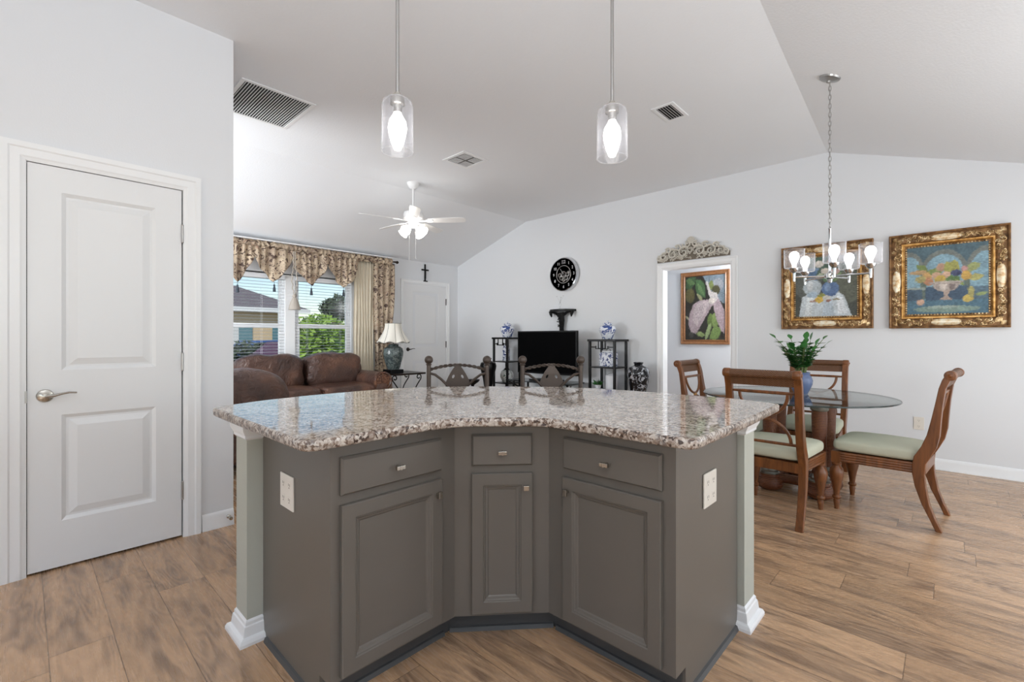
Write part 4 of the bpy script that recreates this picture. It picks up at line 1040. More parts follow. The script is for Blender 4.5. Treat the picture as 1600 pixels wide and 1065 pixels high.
def ornate(label, y, z, w_, h_, shapes, seed, name='framed_painting'):
    random.seed(seed)
    r = thing(name, label, 'painting', (XD-.002, y, z), -pi/2, 'gilt framed still lifes on the dining wall')
    g1 = MB(); frame_mold(g1, w_, h_, [(0, 0), (0, .048), (.008, .054), (.016, .048), (.018, .03)]); g1.build('outer_moulding', 'golddark', r, smooth=30)
    g2 = MB(); frame_mold(g2, w_, h_, [(.018, .030), (.045, .040), (.075, .034), (.092, .022)]); fo = g2.build('carved_ground', 'golddark', r, smooth=40)
    g3 = MB(); frame_mold(g3, w_, h_, [(.090, .020), (.092, .034), (.104, .034), (.114, .022), (.116, .016)]); g3.build('inner_gold_band', 'gold', r, smooth=30)
    cw, chh = w_-.27, h_-.27
    # beading
    bd = MB()
    for s in (-1, 1):
        n_ = int(cw/.022)
        for i in range(n_): bd.ball((-cw/2+cw*(i+.5)/n_, -.016, s*(chh/2+.009)), .0085, 6)
        n_ = int(chh/.022)
        for i in range(n_): bd.ball((s*(cw/2+.009), -.016, -chh/2+chh*(i+.5)/n_), .0085, 6)
    bd.build('beading', 'oldgold', r)
    sc = MB(); ct_ = MB(); q = .055
    for sx in (-1, 1):
        for sz in (-1, 1):
            sc = MB()
            # corner shell
            c0 = Vector((sx*(w_/2-q), -.036, sz*(h_/2-q)))
            for k in range(-3, 4):
                a = atan2(-sz, -sx)+k*.30; sc.tube([(c0.x+.034*cos(a+pi)*.9, c0.y-.004, c0.z+.034*sin(a+pi)*.9), (c0.x+.042*cos(a), c0.y-.010, c0.z+.042*sin(a))], [.003, .007], 5)
            for side in (0, 1):
                L = (w_ if side == 0 else h_)/2-q-.12; n_ = int(L/.017)
                for i in range(n_):
                    t = .055+ (L-.055+.03)*i/n_
                    off = random.uniform(-.022, .022); r_ = random.uniform(.011, .019)
                    if side == 0: x, z_ = sx*(w_/2-q-t), sz*(h_/2-q)+off
                    else: x, z_ = sx*(w_/2-q)+off, sz*(h_/2-q-t)
                    curl(sc, x, z_, r_, random.uniform(0, 2*pi), random.choice((-1, 1)), -.036, random.uniform(.004, .0065))
                    if i % 2 == 0: sc.ball((x+random.uniform(-.01, .01), -.042, z_+random.uniform(-.015, .015)), random.uniform(.005, .008), 6)
                    if i % 3 == 0:
                        a = random.uniform(0, 2*pi); sc.tube([(x, -.04, z_), (x+.014*cos(a), -.047, z_+.014*sin(a)), (x+.026*cos(a+.4), -.042, z_+.026*sin(a+.4))], [.002, .006, .002], 5)
            sc.build('carved_corner', 'oldgold', r)
    for s in (-1, 1):
        ct_ = MB(); ct_.grid(lambda u, v: ((-.10+.20*u), -.034-.012*sin(pi*v), s*(h_/2-q)+(-.030+.060*v)*(.55+.45*sin(pi*u)**.5 if 0 < u < 1 else .55)), 12, 6); ct_.build('cartouche', 'cartouche', r); ct_ = MB()
        ct_.grid(lambda u, v: (s*(w_/2-q)+(-.030+.060*u)*(.55+.45*sin(pi*v)**.5 if 0 < v < 1 else .55), -.034-.012*sin(pi*u), (-.10+.20*v)), 6, 12); ct_.build('cartouche', 'cartouche', r)
    MB().box(-w_/2+.01, w_/2-.01, -.012, 0, -h_/2+.01, h_/2-.01).build('backing', 'golddark', r, smooth=0)
    canvas(r, cw+.01, chh+.01, shapes, y=-.0145); return r
# still life 1: fruit bowl under arches
fb = [((96, 138, 150), R(0, 0, 1, 1)), ((72, 104, 118), R(0, .68, 1, 1))]
for cx, rx in ((.02, .17), (.47, .24), (.98, .2)): fb += [((116, 124, 118), ell(cx, .60, rx+.05, .34, 0, pi)), ((126, 170, 190), ell(cx, .60, rx, .27, 0, pi)), ((126, 170, 190), R(cx-rx, .35, cx+rx, .61))]
fb += [((92, 110, 98), R(.18, .22, .25, .66)), ((92, 110, 98), R(.72, .22, .79, .68)), ((146, 160, 150), R(0, .36, .24, .40)), ((62, 88, 110), R(0, .18, .2, .37)), ((56, 84, 112), R(.24, .17, .76, .40)), ((80, 110, 130), R(.78, .18, 1, .38)), ((70, 114, 138), R(0, 0, 1, .20)), ((122, 152, 140), ell(.5, .07, .42, .05)), ((150, 170, 158), ell(.45, .10, .2, .02))]
fb += [((112, 134, 60), leafp(.28, .62, .20, .05, 2.5)), ((150, 160, 90), leafp(.72, .60, .22, .06, .5)), ((176, 170, 90), leafp(.76, .50, .2, .05, .1)), ((190, 150, 96), ell(.15, .62, .12, .035)), ((120, 142, 66), ell(.36, .62, .09, .05)), ((186, 140, 110), ell(.44, .68, .06, .06)), ((158, 158, 66), ell(.52, .66, .05, .10)), ((166, 164, 70), ell(.60, .66, .06, .11)), ((200, 150, 80), ell(.26, .54, .06, .08)), ((196, 128, 86), ell(.28, .48, .06, .06)), ((204, 156, 122), ell(.38, .56, .06, .055)), ((206, 160, 130), ell(.50, .57, .06, .045)), ((204, 168, 60), ell(.43, .50, .075, .06)), ((66, 76, 120), ell(.62, .58, .07, .045)), ((50, 58, 100), ell(.66, .57, .03, .03)), ((192, 136, 130), ell(.72, .63, .04, .05)), ((206, 158, 60), ell(.74, .54, .06, .07)), ((90, 128, 62), ell(.58, .50, .09, .045)), ((130, 156, 70), leafp(.60, .50, .16, .03, -.7)), ((170, 158, 90), ell(.18, .52, .07, .05))]
fb += [((150, 130, 120), ell(.5, .455, .22, .022)), ((196, 180, 168), ell(.5, .46, .21, .016)), ((176, 160, 150), ell(.5, .44, .17, .12, pi, 2*pi)), ((210, 196, 184), ell(.46, .43, .05, .09, pi, 2*pi)), ((120, 104, 100), ell(.57, .43, .04, .09, pi, 2*pi)), ((180, 156, 140), [(.46, .34), (.54, .34), (.52, .26), (.58, .20), (.42, .20), (.48, .26)]), ((206, 160, 130), ell(.18, .18, .05, .045)), ((206, 176, 70), ell(.76, .21, .065, .05)), ((180, 170, 90), ell(.80, .30, .035, .08)), ((140, 160, 90), leafp(.84, .26, .16, .025, .15))]
ornate('gilt framed fruit bowl still life, the right one of the two', .027, 1.752, .806, .889, fb, 11)
vb = [((70, 74, 66), R(0, 0, 1, 1)), ((92, 98, 92), ell(.2, .6, .25, .3)), ((96, 100, 84), ell(.85, .55, .25, .35)), ((78, 108, 92), ell(.5, .85, .35, .2)), ((196, 208, 216), [(.06, 0), (.12, .33), (.2, .38), (.72, .39), (.8, .33), (.92, 0)]), ((214, 222, 226), [(.16, .02), (.2, .33), (.3, .34), (.27, .02)]), ((176, 192, 206), [(.45, 0), (.5, .3), (.6, .3), (.66, 0)]), ((216, 222, 228), [(.7, .04), (.68, .34), (.78, .3), (.86, .04)])]
vb += [((80, 116, 160), [(.21, .78), (.37, .78), (.35, .66), (.38, .6), (.2, .6), (.23, .66)]), ((110, 144, 186), ell(.29, .79, .12, .03)), ((186, 200, 208), ell(.29, .49, .155, .135)), ((160, 184, 204), ell(.29, .37, .09, .05)), ((210, 216, 220), ell(.25, .52, .05, .09)), ((84, 116, 166), ell(.58, .46, .14, .12)), ((120, 150, 192), ell(.54, .48, .05, .06)), ((66, 96, 146), ell(.58, .36, .09, .03)), ((92, 128, 84), leafp(.52, .56, .18, .04, 1.9)), ((120, 150, 96), leafp(.6, .56, .22, .04, .8)), ((100, 140, 90), leafp(.58, .58, .2, .04, 1.3)), ((206, 196, 184), ell(.5, .76, .07, .05)), ((196, 160, 150), ell(.66, .74, .07, .05)), ((170, 180, 150), ell(.42, .68, .05, .05)), ((214, 206, 196), ell(.4, .88, .08, .06)), ((196, 130, 100), ell(.6, .9, .07, .05)), ((150, 152, 60), ell(.44, .345, .07, .04)), ((220, 176, 56), ell(.40, .28, .07, .055)), ((204, 200, 190), ell(.52, .31, .06, .04)), ((160, 110, 90), ell(.3, .26, .05, .015)), ((150, 140, 110), ell(.68, .28, .06, .015)), ((156, 104, 86), leafp(.5, .25, .1, .02, .2))]
ornate('gilt framed vase still life partly behind the chandelier, left of the fruit bowl one', .955, 1.757, .806, .889, vb, 12)
# peacock painting in the hall
pk = thing('framed_painting', 'brown framed painting of two white peacocks hanging in the hall', 'painting', (XH, 2.64, 1.66), -pi/2)
f = MB(); frame_mold(f, .71, 1.08, [(0, 0), (0, .03), (.01, .034), (.02, .028), (.045, .022), (.055, .03), (.062, .022), (.066, .012)]); f.build('frame', 'frame_pine', pk, smooth=20)
pb = [((38, 34, 26), R(0, 0, 1, 1)), ((120, 138, 150), [(.45, 1), (1, 1), (1, .55), (.8, .62), (.62, .8)]), ((150, 152, 158), ell(.82, .84, .14, .1)), ((92, 84, 40), ell(.13, .7, .12, .12)), ((58, 92, 50), leafp(0, .82, .32, .09, .5)), ((90, 124, 66), leafp(.02, .95, .26, .05, -.3)), ((64, 104, 54), leafp(.28, .95, .38, .12, -.9)), ((92, 130, 70), leafp(.3, .9, .3, .04, -.85)), ((120, 132, 60), ell(.66, .84, .06, .07)), ((74, 70, 34), ell(.78, .76, .1, .08)), ((96, 120, 50), ell(.65, .3, .08, .1)), ((118, 142, 66), ell(.76, .3, .08, .12)), ((104, 132, 58), leafp(.62, .02, .34, .1, .5)), ((128, 150, 80), leafp(.28, .1, .24, .04, -.1)), ((140, 160, 100), leafp(.52, 0, .3, .05, 1.1)), ((150, 150, 100), leafp(.3, .72, .2, .03, -.6)), ((160, 160, 120), leafp(0, .38, .14, .02, -.5))]
pb += [((176, 152, 156), [(.22, .56), (.38, .62), (.55, .62), (.68, .62), (.74, .56), (.66, .5), (.55, .38), (.42, .24), (.28, .10), (.16, .12), (.08, .26), (.12, .42)]), ((196, 176, 176), [(.3, .56), (.45, .6), (.6, .6), (.62, .52), (.46, .36), (.3, .22), (.2, .3), (.22, .46)]), ((178, 152, 158), [(.7, .66), (.8, .68), (.88, .58), (.98, .46), (1, .2), (.98, .1), (.9, .14), (.8, .3), (.72, .5)]), ((206, 196, 190), [(.55, .88), (.6, .86), (.66, .74), (.8, .72), (.84, .64), (.76, .58), (.66, .62), (.6, .7)]), ((212, 204, 196), ell(.56, .875, .035, .03)), ((60, 50, 60), ell(.53, .88, .012, .01)), ((216, 204, 190), ell(.68, .6, .08, .045)), ((70, 66, 60), ell(.16, .08, .06, .05))]
random.seed(4)
for i in range(46):
    t, s = random.random(), random.uniform(-.5, .5); pb.append(((140, 116, 130), ell(.55-.38*t+s*.22, .54-.40*t-s*.14, .010, .008, n=6)))
for i in range(18):
    t, s = random.random(), random.uniform(-.5, .5); pb.append(((146, 120, 134), ell(.82+.12*t+s*.12, .58-.42*t, .009, .008, n=6)))
canvas(pk, .585, .955, pb)

# carved pediment above the doorway
pd = thing('carved_pediment', 'antique white carved scrollwork pediment above the hall doorway', 'wall ornament', (XD, 2.37, 2.205), -pi/2)
pc = MB(); random.seed(5)
def env(x): return .07+.155*max(0, 1-abs(x)/.47)**.55+.06*max(0, 1-abs(x)/.11)
vs_ = [(x/20*.46, env(x/20*.46)) for x in range(-20, 21)]
MB().prism([(-.46, .0)]+[(x, z-.035) for x, z in vs_]+[(.46, 0)], -.010, -.001, 'xz').build('ground', 'pedground', pd, smooth=0)
for sx in (-1, 1):
    for x, z, r_, a0, tn in ((.10, .10, .075, 2.6, -1), (.24, .09, .070, 2.4, -1), (.36, .07, .055, 2.2, -1), (.17, .16, .045, .5, 1), (.30, .14, .04, .4, 1), (.42, .05, .035, 2, -1), (.05, .19, .04, 1, 1)):
        curl(pc, sx*x, z, r_, a0 if sx > 0 else pi-a0, tn*sx, -.030, .0125, 16, 1.3)
for i in range(190):
    x = random.uniform(-.44, .44); z = random.uniform(.012, env(x)-.012); r_ = random.uniform(.012, .024)
    curl(pc, x, z, r_, random.uniform(0, 6.28), random.choice((-1, 1)), -.018, random.uniform(.0045, .0075), 9, 1)
for k in range(-3, 4): pc.tube([(0, -.03, .20), (.05*sin(k*.35), -.045, .20+.085*cos(k*.3))], [.006, .012], 6)
pc.build('carving', 'antique', pd)

# clock
ck = thing('wall_clock', 'round black wall clock with white numerals and steel rim', 'clock', (XD, 4.351, 2.197), -pi/2)
MB().lathe([(.250, 0), (.262, .004), (.265, .05), (.258, .072), (.246, .076), (.244, .066), (.244, .0)], seg=56, X=T(0, 0, 0, rx=pi/2)).build('rim', 'chrome', ck)
MB().lathe([(0, .055), (.245, .055)], seg=56, X=T(0, 0, 0, rx=pi/2)).build('face', 'screen_face' if 'screen_face' in M else 'black', ck)
nb = MB()
for h in range(1, 13):
    vs, fs = text_mesh(str(h), .062); a = pi/2-h*pi/6; nb.add(vs, fs, T(.193*cos(a), -.0562, .193*sin(a)))
nb.tube([(.018+.026*sin(0)*0+dx, -.057, .193+dz) for dx, dz in ((-.055, -.026), (.02, -.026), (.02, .026), (-.055, .026))], .0015, 4, closed=True)
nb.build('numerals', 'whiteporc', ck, smooth=0)
rg = MB(); rg.tube([(.135*cos(a), -.058, .135*sin(a)) for a in [2*pi*i/48 for i in range(48)]], .006, 6, closed=True); rg.build('inner_ring', 'steel', ck)
gr = MB()
for x, z, r_ in ((0, 0, .045), (-.07, -.01, .032), (.075, -.005, .032), (-.04, -.055, .034), (.05, -.06, .034), (0, -.09, .022), (.095, .025, .018)):
    gr.tube([(x+r_*cos(a), -.060, z+r_*sin(a)) for a in [2*pi*i/20 for i in range(20)]], .004, 5, closed=True)
    for k in range(8): gr.tube([(x+r_*.35*cos(k*pi/4), -.060, z+r_*.35*sin(k*pi/4)), (x+r_*cos(k*pi/4), -.060, z+r_*sin(k*pi/4))], .003, 4)
gr.build('gears', 'steel', ck)
hd = MB(); hd.tube([(0, -.066, 0), (-.055, -.066, .09)], .004, 5); hd.tube([(0, -.068, 0), (-.02, -.068, .05)], .005, 5); hd.build('hands', 'chrome', ck)

# carved black bracket shelf + little figurine
bs = thing('bracket_shelf', 'black carved bracket shelf on the wall above the television', 'shelf', (XD, 4.385, 1.27), -pi/2)
sh = MB(); sh.prism([(-.235, 0), (.235, 0), (.22, -.09), (.14, -.17), (.05, -.20), (-.05, -.20), (-.14, -.17), (-.22, -.09)], .355, .385, 'xy'); sh.build('shelf_board', 'black', bs, smooth=0, bevel=.004)
sp = MB(); random.seed(8)
sp.tube([(0, -.04, -.02), (-.01, -.05, .10), (.01, -.07, .22), (0, -.09, .34)], [.03, .04, .05, .06], 10, flat=.7)
for sx in (-1, 1): sp.tube([(sx*.21, -.07, .355), (sx*.20, -.075, .31), (sx*.19, -.07, .27)], [.03, .022, .008], 8); sp.tube([(sx*.04, -.08, .30), (sx*.12, -.08, .335), (sx*.20, -.08, .35)], [.03, .018, .012], 8)
for i in range(40):
    t = random.random(); curl(sp, random.uniform(-.045, .045), -.01+.34*t, random.uniform(.01, .02), random.uniform(0, 6), 1, -.075-.05*t, .005, 8, 1)
sp.build('carved_bracket', 'blackmatte', bs)
fg = thing('glass_figurine', 'small clear glass figurine standing on the black bracket shelf', 'figurine', (XD-.10, 4.385, 1.655))
m = MB(); m.lathe([(.03, 0), (.03, .006), (.008, .014), (.010, .05), (.018, .08), (.008, .11)], seg=14); 
for a, l in ((.3, .09), (2.2, .10), (4.0, .08), (5.2, .11)): m.tube([(0, 0, .10), (.03*cos(a), .03*sin(a), .10+l*.6), (.05*cos(a), .05*sin(a), .10+l)], [.006, .004, .001], 6); m.ball((.05*cos(a), .05*sin(a), .10+l), .009, 8)
m.build('glass_body', 'glassclear', fg)

# cross above entrance door
cz_ = MB(); cz_.X = None; cz_.box(-.012, .012, -.02, -.002, .02, .30); cz_.box(-.065, .065, -.02, -.002, .20, .225); cz_.box(-.045, .045, -.028, -.002, .0, .018); cz_.tube([(0, -.028, .05), (0, -.028, .20)], .010, 6)
for dx in (-.065, .065): cz_.ball((dx, -.011, .2125), .016, 8)
cz_.ball((0, -.011, .305), .016, 8)
tag(at(cz_.build('wall_cross', 'blackmatte'), (5.045, YW, 2.235)), 'small black cross on the wall above the entrance door', 'cross')

# ------------------------------------------------------------------ leather sofa against the window
sf = thing('sofa', 'brown leather two-cushion sofa with rolled arms under the window', 'sofa', (2.72, 6.38, 0))
# local: x right, -y towards the room
MB().box(-.98, .98, -.40, .42, .08, .36).build('base', 'leather', sf, smooth=0, bevel=.03)
MB().pillow((0, .40, .60), (1.9, .24, .62), .35, .02, 5).build('back', 'leather', sf)
for sx in (-1, 1):
    mb = MB(); mb.pillow((sx*.40, -.06, .46), (.80, .80, .22), .32, .03, 4, seed=sx).build('seat_cushion', 'leather', sf)
    mb = MB(); mb.pillow((sx*.425-.02, .24, .745), (.84, .36, .50), .5, .10, 6, seed=3+sx, X=None); mb.build('back_cushion', 'leather', sf)
    ar = MB(); cx_ = sx*.865
    ar.pillow((cx_-sx*.02, -.02, .36), (.22, .86, .52), .25, .015, 5)
    ar.grid(lambda u, v: (cx_+.155*cos(2*pi*u)*(1 if .02 < v < .98 else .97), -.43+.86*v, .590+.135*sin(2*pi*u)), 32, 10, cu=True); a_ = ar.build('arm', 'leather', sf)
    sc = MB(); sc.lathe([(0, .012), (.10, .012), (.108, .004), (.125, .010), (.135, .002), (.15, -.004), (.15, -.02)], (0, 0, 0), 32, X=T(cx_, -.432, .590, rx=pi/2) @ Matrix.Scale(.93, 4, (0, 1, 0))); sc.build('arm_disc', 'leathertooled', a_)
    for z in range(18):
        pass
for sx in (-1, 1):
    for sy in (-1, 1): MB().lathe([(.02, 0), (.03, .04), (.035, .085)], (sx*.88, .01+sy*.36, 0), 14).build('foot', 'bronze', sf)

# second seat: loveseat seen over the left end of the worktop
lv = thing('loveseat', 'brown leather seat with a welted back, cut off by the pantry wall end', 'sofa', (1.30, 5.20, 0), pi/2*0)
MB().box(-.62, .50, -.60, .60, .08, .38).build('base', 'leather', lv, smooth=0, bevel=.04)
MB().pillow((-.38, 0, .62), (.34, 1.2, .62), .4, .03, 4).build('back', 'leather', lv)
for fx in (-.5, .4):
    for fy in (-.5, .5): MB().lathe([(.02, 0), (.03, .04), (.035, .085)], (fx, fy, 0), 12).build('foot', 'bronze', lv)
mb = MB(); mb.pillow((.04, -.25, .60), (1.06, .56, .64), .72, .06, 4, seed=5); ar_ = mb.build('arm', 'leather', lv)
w_ = MB(); w_.tube([(.20-.03*sin(a), -.25+.255*cos(a), .60+.285*sin(a)) for a in [pi*i/24 for i in range(25)]], .007, 6); w_.build('welt', 'leather', ar_)
mb = MB(); mb.pillow((.10, .28, .46), (.80, .62, .24), .35, .03, 5, seed=9); mb.build('seat_cushion', 'leather', lv)

# ------------------------------------------------------------------ end table and lamp
et = thing('end_table', 'iron scroll-leg end table with a wooden top beside the sofa', 'table', (4.13, 6.33, 0))
MB().prism(round_poly([(-.27, -.27), (.30, -.27), (.30, .27), (-.27, .27)], [.04]*4, 4), .642, .668).build('table_top', 'bronze', et, smooth=0, bevel=.005)
def scroll_leg(x, y, sx, sy):
    mb = MB(); d = Vector((sx, sy)).normalized()
    P = [(0, .0), (.03, .05), (.0, .16), (-.05, .30), (-.03, .42), (.02, .50), (.065, .56), (.07, .61), (.04, .635), (.005, .62), (.0, .585), (.03, .57), (.045, .595)]
    pts = [Vector((x+d.x*a, y+d.y*a, z)) for a, z in P]
    o = []
    for i in range(len(pts)-1):
        p0, p1, p2, p3 = pts[max(i-1, 0)], pts[i], pts[i+1], pts[min(i+2, len(pts)-1)]
        for k in range(4):
            t = k/4; o.append(.5*((2*p1)+(-p0+p2)*t+(2*p0-5*p1+4*p2-p3)*t*t+(-p0+3*p1-3*p2+p3)*t**3))
    mb.tube(o, .009, 7); return mb
for sx in (-1, 1):
    for sy in (-1, 1): scroll_leg(sx*.19, sy*.17, sx, -.0001 if sy < 0 else .0001).build('leg', 'blackmatte', et)
mb = MB(); mb.tube([(-.17, -.17, .25), (.17, .17, .25)], .006, 6); mb.tube([(-.17, .17, .25), (.17, -.17, .25)], .006, 6); mb.build('stretcher', 'blackmatte', et)
lp = thing('table_lamp', 'table lamp with a verdigris urn body and a white bell shade', 'lamp', (3.985, 6.32, .669))
MB().box(-.115, .115, -.115, .115, 0, .055).build('base', 'black', lp, smooth=0, bevel=.006)
MB().lathe([(.085, .055), (.10, .08), (.115, .13), (.15, .26), (.155, .33), (.14, .385), (.10, .41), (.075, .42), (.085, .435), (.075, .445), (.03, .455), (.0, .456)], seg=32).build('urn_body', 'lampbody', lp)
MB().cyl((0, 0, .45), .008, .33, 10).build('stem', 'bronze', lp)
sh_ = MB()
def shp(u, v):
    a = 2*pi*u; t = v; r = .245*(1-t)**1.7+.122*(1-(1-t)**1.7); f = 1+.035*cos(8*a)*(1-t)
    return (r*f*cos(a), r*f*sin(a), .475+.295*t+.012*cos(8*a)*(1-t))
sh_.grid(shp, 64, 10, cu=True); shd = sh_.build('shade', 'lampshade', lp)
tr_ = MB()
for k in range(8):
    a = 2*pi*k/8+pi/8*0; tr_.tube([shp(k/8+1/16, t/8) for t in range(9)], .0035, 5)
tr_.tube([shp(i/64, 1) for i in range(64)], .004, 5, closed=True); tr_.tube([shp(i/64, 0) for i in range(64)], .004, 5, closed=True); tr_.build('shade_trim', 'silver', shd)

# ------------------------------------------------------------------ drapes, rod, valance
def drape(name, label, x0, x1, z0, z1, mat, folds, amp, y, pinch=None):
    mb = MB(); ph = random.uniform(0, 3)
    def fn(u, v):
        z = z0+(z1-z0)*v; xa, xb = x0, x1
        if pinch: k = pinch(v); c = x0+(x1-x0)*k[0]; hw = (x1-x0)/2*k[1]; xa, xb = c-hw, c+hw
        x = xa+(xb-xa)*u; w_ = sin(2*pi*folds*u+ph+.5*sin(3*u+v*1.5)); return (x+.008*sin(9*v+u*7), y-amp*(1+w_)*(.75+.25*(1-v)), z)
    mb.grid(fn, int(folds*12), 30); o = mb.build(name, mat, smooth=80)
    sol = o.modifiers.new('thick', 'SOLIDIFY'); sol.thickness = .004; return tag(o, label, 'curtain')
random.seed(2)
drape('drape', 'plain cream pleated drape at the right end of the window', 3.625, 3.97, .03, 2.46, 'cream', 7, .016, 6.90)
drape('drape', 'floral patterned drape panel beside the cream drape, nearer the entrance door', 3.93, 4.33, .03, 2.46, 'floral', 4, .022, 6.86, lambda v: (.52-.10*(1-v)+.0*v, 1.0-.32*math.exp(-((v-.38)/.22)**2)))
rd = thing('curtain_rod', 'dark curtain rod with a ball finial running above the window', 'curtain rod', (2.7, 6.84, 2.497))
m = MB(); m.tube([(-1.9, 0, 0), (1.64, 0, 0)], .011, 12); m.build('rod', 'bronze', rd)
m = MB(); m.lathe([(0, 0), (.014, .0), (.016, .015), (.010, .022), (.024, .038), (.026, .052), (.016, .068), (.004, .082), (0, .083)], seg=16, X=T(1.64, 0, 0, ry=pi/2)); m.build('finial', 'bronze', rd)
for x in (-1.6, 1.59):
    m = MB(); m.tube([(x, 0, 0), (x, .06, -.01), (x, .12, -.02)], .008, 8); m.build('bracket', 'bronze', rd)
# valance: gathered header with pointed swags
VX0, VX1 = 1.30, 3.66
low = [(1.30, 2.22), (1.63, 1.95), (1.76, 2.33), (1.937, 1.945), (2.13, 2.33), (2.391, 1.985), (2.63, 2.35), (2.90, 1.970), (3.15, 2.33), (3.396, 1.985), (3.63, 2.24), (3.66, 2.30)]
def lowz(x):
    for (a, za), (b_, zb) in zip(low, low[1:]):
        if a <= x <= b_:
            t = (x-a)/(b_-a); tt = t if za > zb else 1-t
            hi, lo = max(za, zb), min(za, zb)
            k = tt**.62; return hi+(lo-hi)*k
    return 2.24
va = thing('valance', 'floral gathered valance with four pointed swags across the window top', 'valance', (2.5, 6.82, 2.0))
mb = MB(); mb.X = T(-2.5, -6.82, -2.0)
def vfn(u, v):
    x = VX0+(VX1-VX0)*u; zt = 2.455; zb = lowz(x); z = zt+(zb-zt)*v
    f = sin(x*62+2*sin(x*9)); g = sin(x*19+1.0); c = .024*f*(1-.6*v)+.034*g*v
    return (x+.012*sin(x*40+v*4)*v, 6.800-.02*v+c, z)
mb.grid(vfn, 320, 14); o = mb.build('swags', 'floral', va, smooth=80); sol = o.modifiers.new('thick', 'SOLIDIFY'); sol.thickness = .004
mb = MB(); mb.X = T(-2.5, -6.82, -2.0)
mb.grid(lambda u, v: (VX0+(4.28-VX0)*u, 6.835-.034*sin(pi*min(max(v, .0), 1))-.008*sin((VX0+(4.28-VX0)*u)*75+3*sin(u*40)), 2.44+.10*v+.006*sin(u*190)), 420, 8); o = mb.build('gathered_header', 'floral', va, smooth=80)
mb = MB(); mb.X = T(-2.5, -6.82, -2.0); mb.box(VX0, 4.30, 6.80, 6.93, 2.545, 2.56); mb.build('mounting_board', 'trim', va, smooth=0)
for x in (1.937, 2.391, 2.902, 3.396):
    z = lowz(x); t_ = MB(); t_.X = T(-2.5, -6.82, -2.0)
    t_.lathe([(0, 0), (.020, .0), (.017, -.0+.05), (.010, .075), (.014, .085), (.010, .098), (.003, .105), (.003, .14)], (x, 6.775, z-.135), 14); t_.build('tassel', 'tassel', va)
# rope tassel hanging in the middle
tt = thing('curtain_tassel', 'large silver-grey rope tassel hanging in the middle of the window', 'tassel', (2.655, 6.755, 1.61))
m = MB(); m.lathe([(0, .0), (.080, .004), (.076, .03), (.058, .10), (.036, .155), (.022, .175), (.030, .190), (.030, .205), (.018, .222), (.010, .235)], seg=28); m.build('bell', 'cord', tt)
m = MB()
for ph in (-1, 1): m.tube([(ph*(.012+.022*sin(pi*min(1, i/20)))+.006*sin(i*1.3), .006*cos(i*1.3), .23+.60*i/30) for i in range(31)], .007, 6)
m.build('rope', 'cord', tt)

# ------------------------------------------------------------------ étagères with porcelain
def etagere(x0, x1, y0, y1, zt, zs, label):
    r = thing('etagere', label, 'shelf unit', ((x0+x1)/2, (y0+y1)/2, 0), 0, 'black étagères beside the television'); hx, hy = (x1-x0)/2, (y1-y0)/2; p = .016
    for sx in (-1, 1):
        for sy in (-1, 1): MB().box(sx*hx-sx*2*p, sx*hx, sy*hy-sy*2*p, sy*hy, 0, zt-.03).build('post', 'black', r, smooth=0, bevel=.003)
    MB().box(-hx-.012, hx+.012, -hy-.012, hy+.012, zt-.030, zt).build('top', 'black', r, smooth=0, bevel=.004)
    for z in zs: MB().box(-hx+.002, hx-.002, -hy+.002, hy-.002, z-.016, z).build('shelf', 'black', r, smooth=0, bevel=.002)
    f = MB(); q = .007
    for sy in (-1,):
        pass
    for fx in (-hx+.012,):
        for z0, z1, ya, yb in ((zt-.095, zt-.085, -hy, -hy*.45), (zt-.095, zt-.085, hy*.45, hy), (zt-.115, zt-.105, -hy*.05-.05, hy*.05+.05)): f.box(fx-.006, fx+.006, ya, yb, z0-.02, z1-.015)
        for ya in (-hy*.45, hy*.45): f.box(fx-.006, fx+.006, ya-.006, ya+.006, zt-.135, zt-.09)
        f.box(fx-.006, fx+.006, -hy*.45, hy*.45, zt-.135, zt-.125); f.box(fx-.006, fx+.006, -.06, -.048, zt-.13, zt-.03); f.box(fx-.006, fx+.006, .048, .06, zt-.13, zt-.03)
    f.build('fretwork', 'black', r, smooth=0)
    return r
etagere(5.44, 5.775, 3.252, 3.676, 1.195, (.14, .49, .815), 'black lacquer étagère right of the television, next to the floor vase')
etagere(5.44, 5.775, 5.25, 5.593, 1.222, (.14, .47, .825), 'black lacquer étagère left of the television')
def jar(label, x, y, z, h, r_, mat='bluewhite', kind='ginger'):
    t = thing('ginger_jar', label, 'jar', (x, y, z)); b = h*.80
    if kind == 'ginger': pr = [(r_*.55, 0), (r_*.6, .02*h), (r_*.72, .2*h), (r_*.98, .45*h), (r_, .55*h), (r_*.85, .68*h), (r_*.5, .74*h), (r_*.5, .78*h)]
    else: pr = [(r_*.9, 0), (r_, .02*h), (r_, .74*h), (r_*.9, .78*h), (r_*.6, .8*h)]
    MB().lathe(pr, seg=28).build('jar_body', mat, t)
    MB().lathe([(pr[-1][0]*1.12, pr[-1][1]), (pr[-1][0]*1.1, .82*h), (pr[-1][0]*.7, .88*h), (.01, .90*h), (.008, .93*h), (.016, .96*h), (0, h)], seg=20).build('lid', mat, t); return t
jar('round blue and white lidded jar on top of the right étagère', 5.605, 3.47, 1.196, .265, .118)
jar('round blue and white lidded jar on top of the left étagère', 5.605, 5.41, 1.223, .265, .122)
t = thing('square_jar', 'square blue and white lidded jar on the middle shelf of the right étagère', 'jar', (5.60, 3.45, .816), 0)
MB().box(-.085, .085, -.105, .105, 0, .20).build('jar_body', 'bluewhite2', t, smooth=0, bevel=.015); MB().box(-.06, .06, -.07, .07, .20, .222).build('lid', 'whiteporc', t, smooth=0, bevel=.006)
m = MB(); m.tube([(0, .03*cos(a), .222+.025*sin(a)) for a in [pi*i/10 for i in range(11)]], .004, 6); m.build('handle', 'bronze', t)
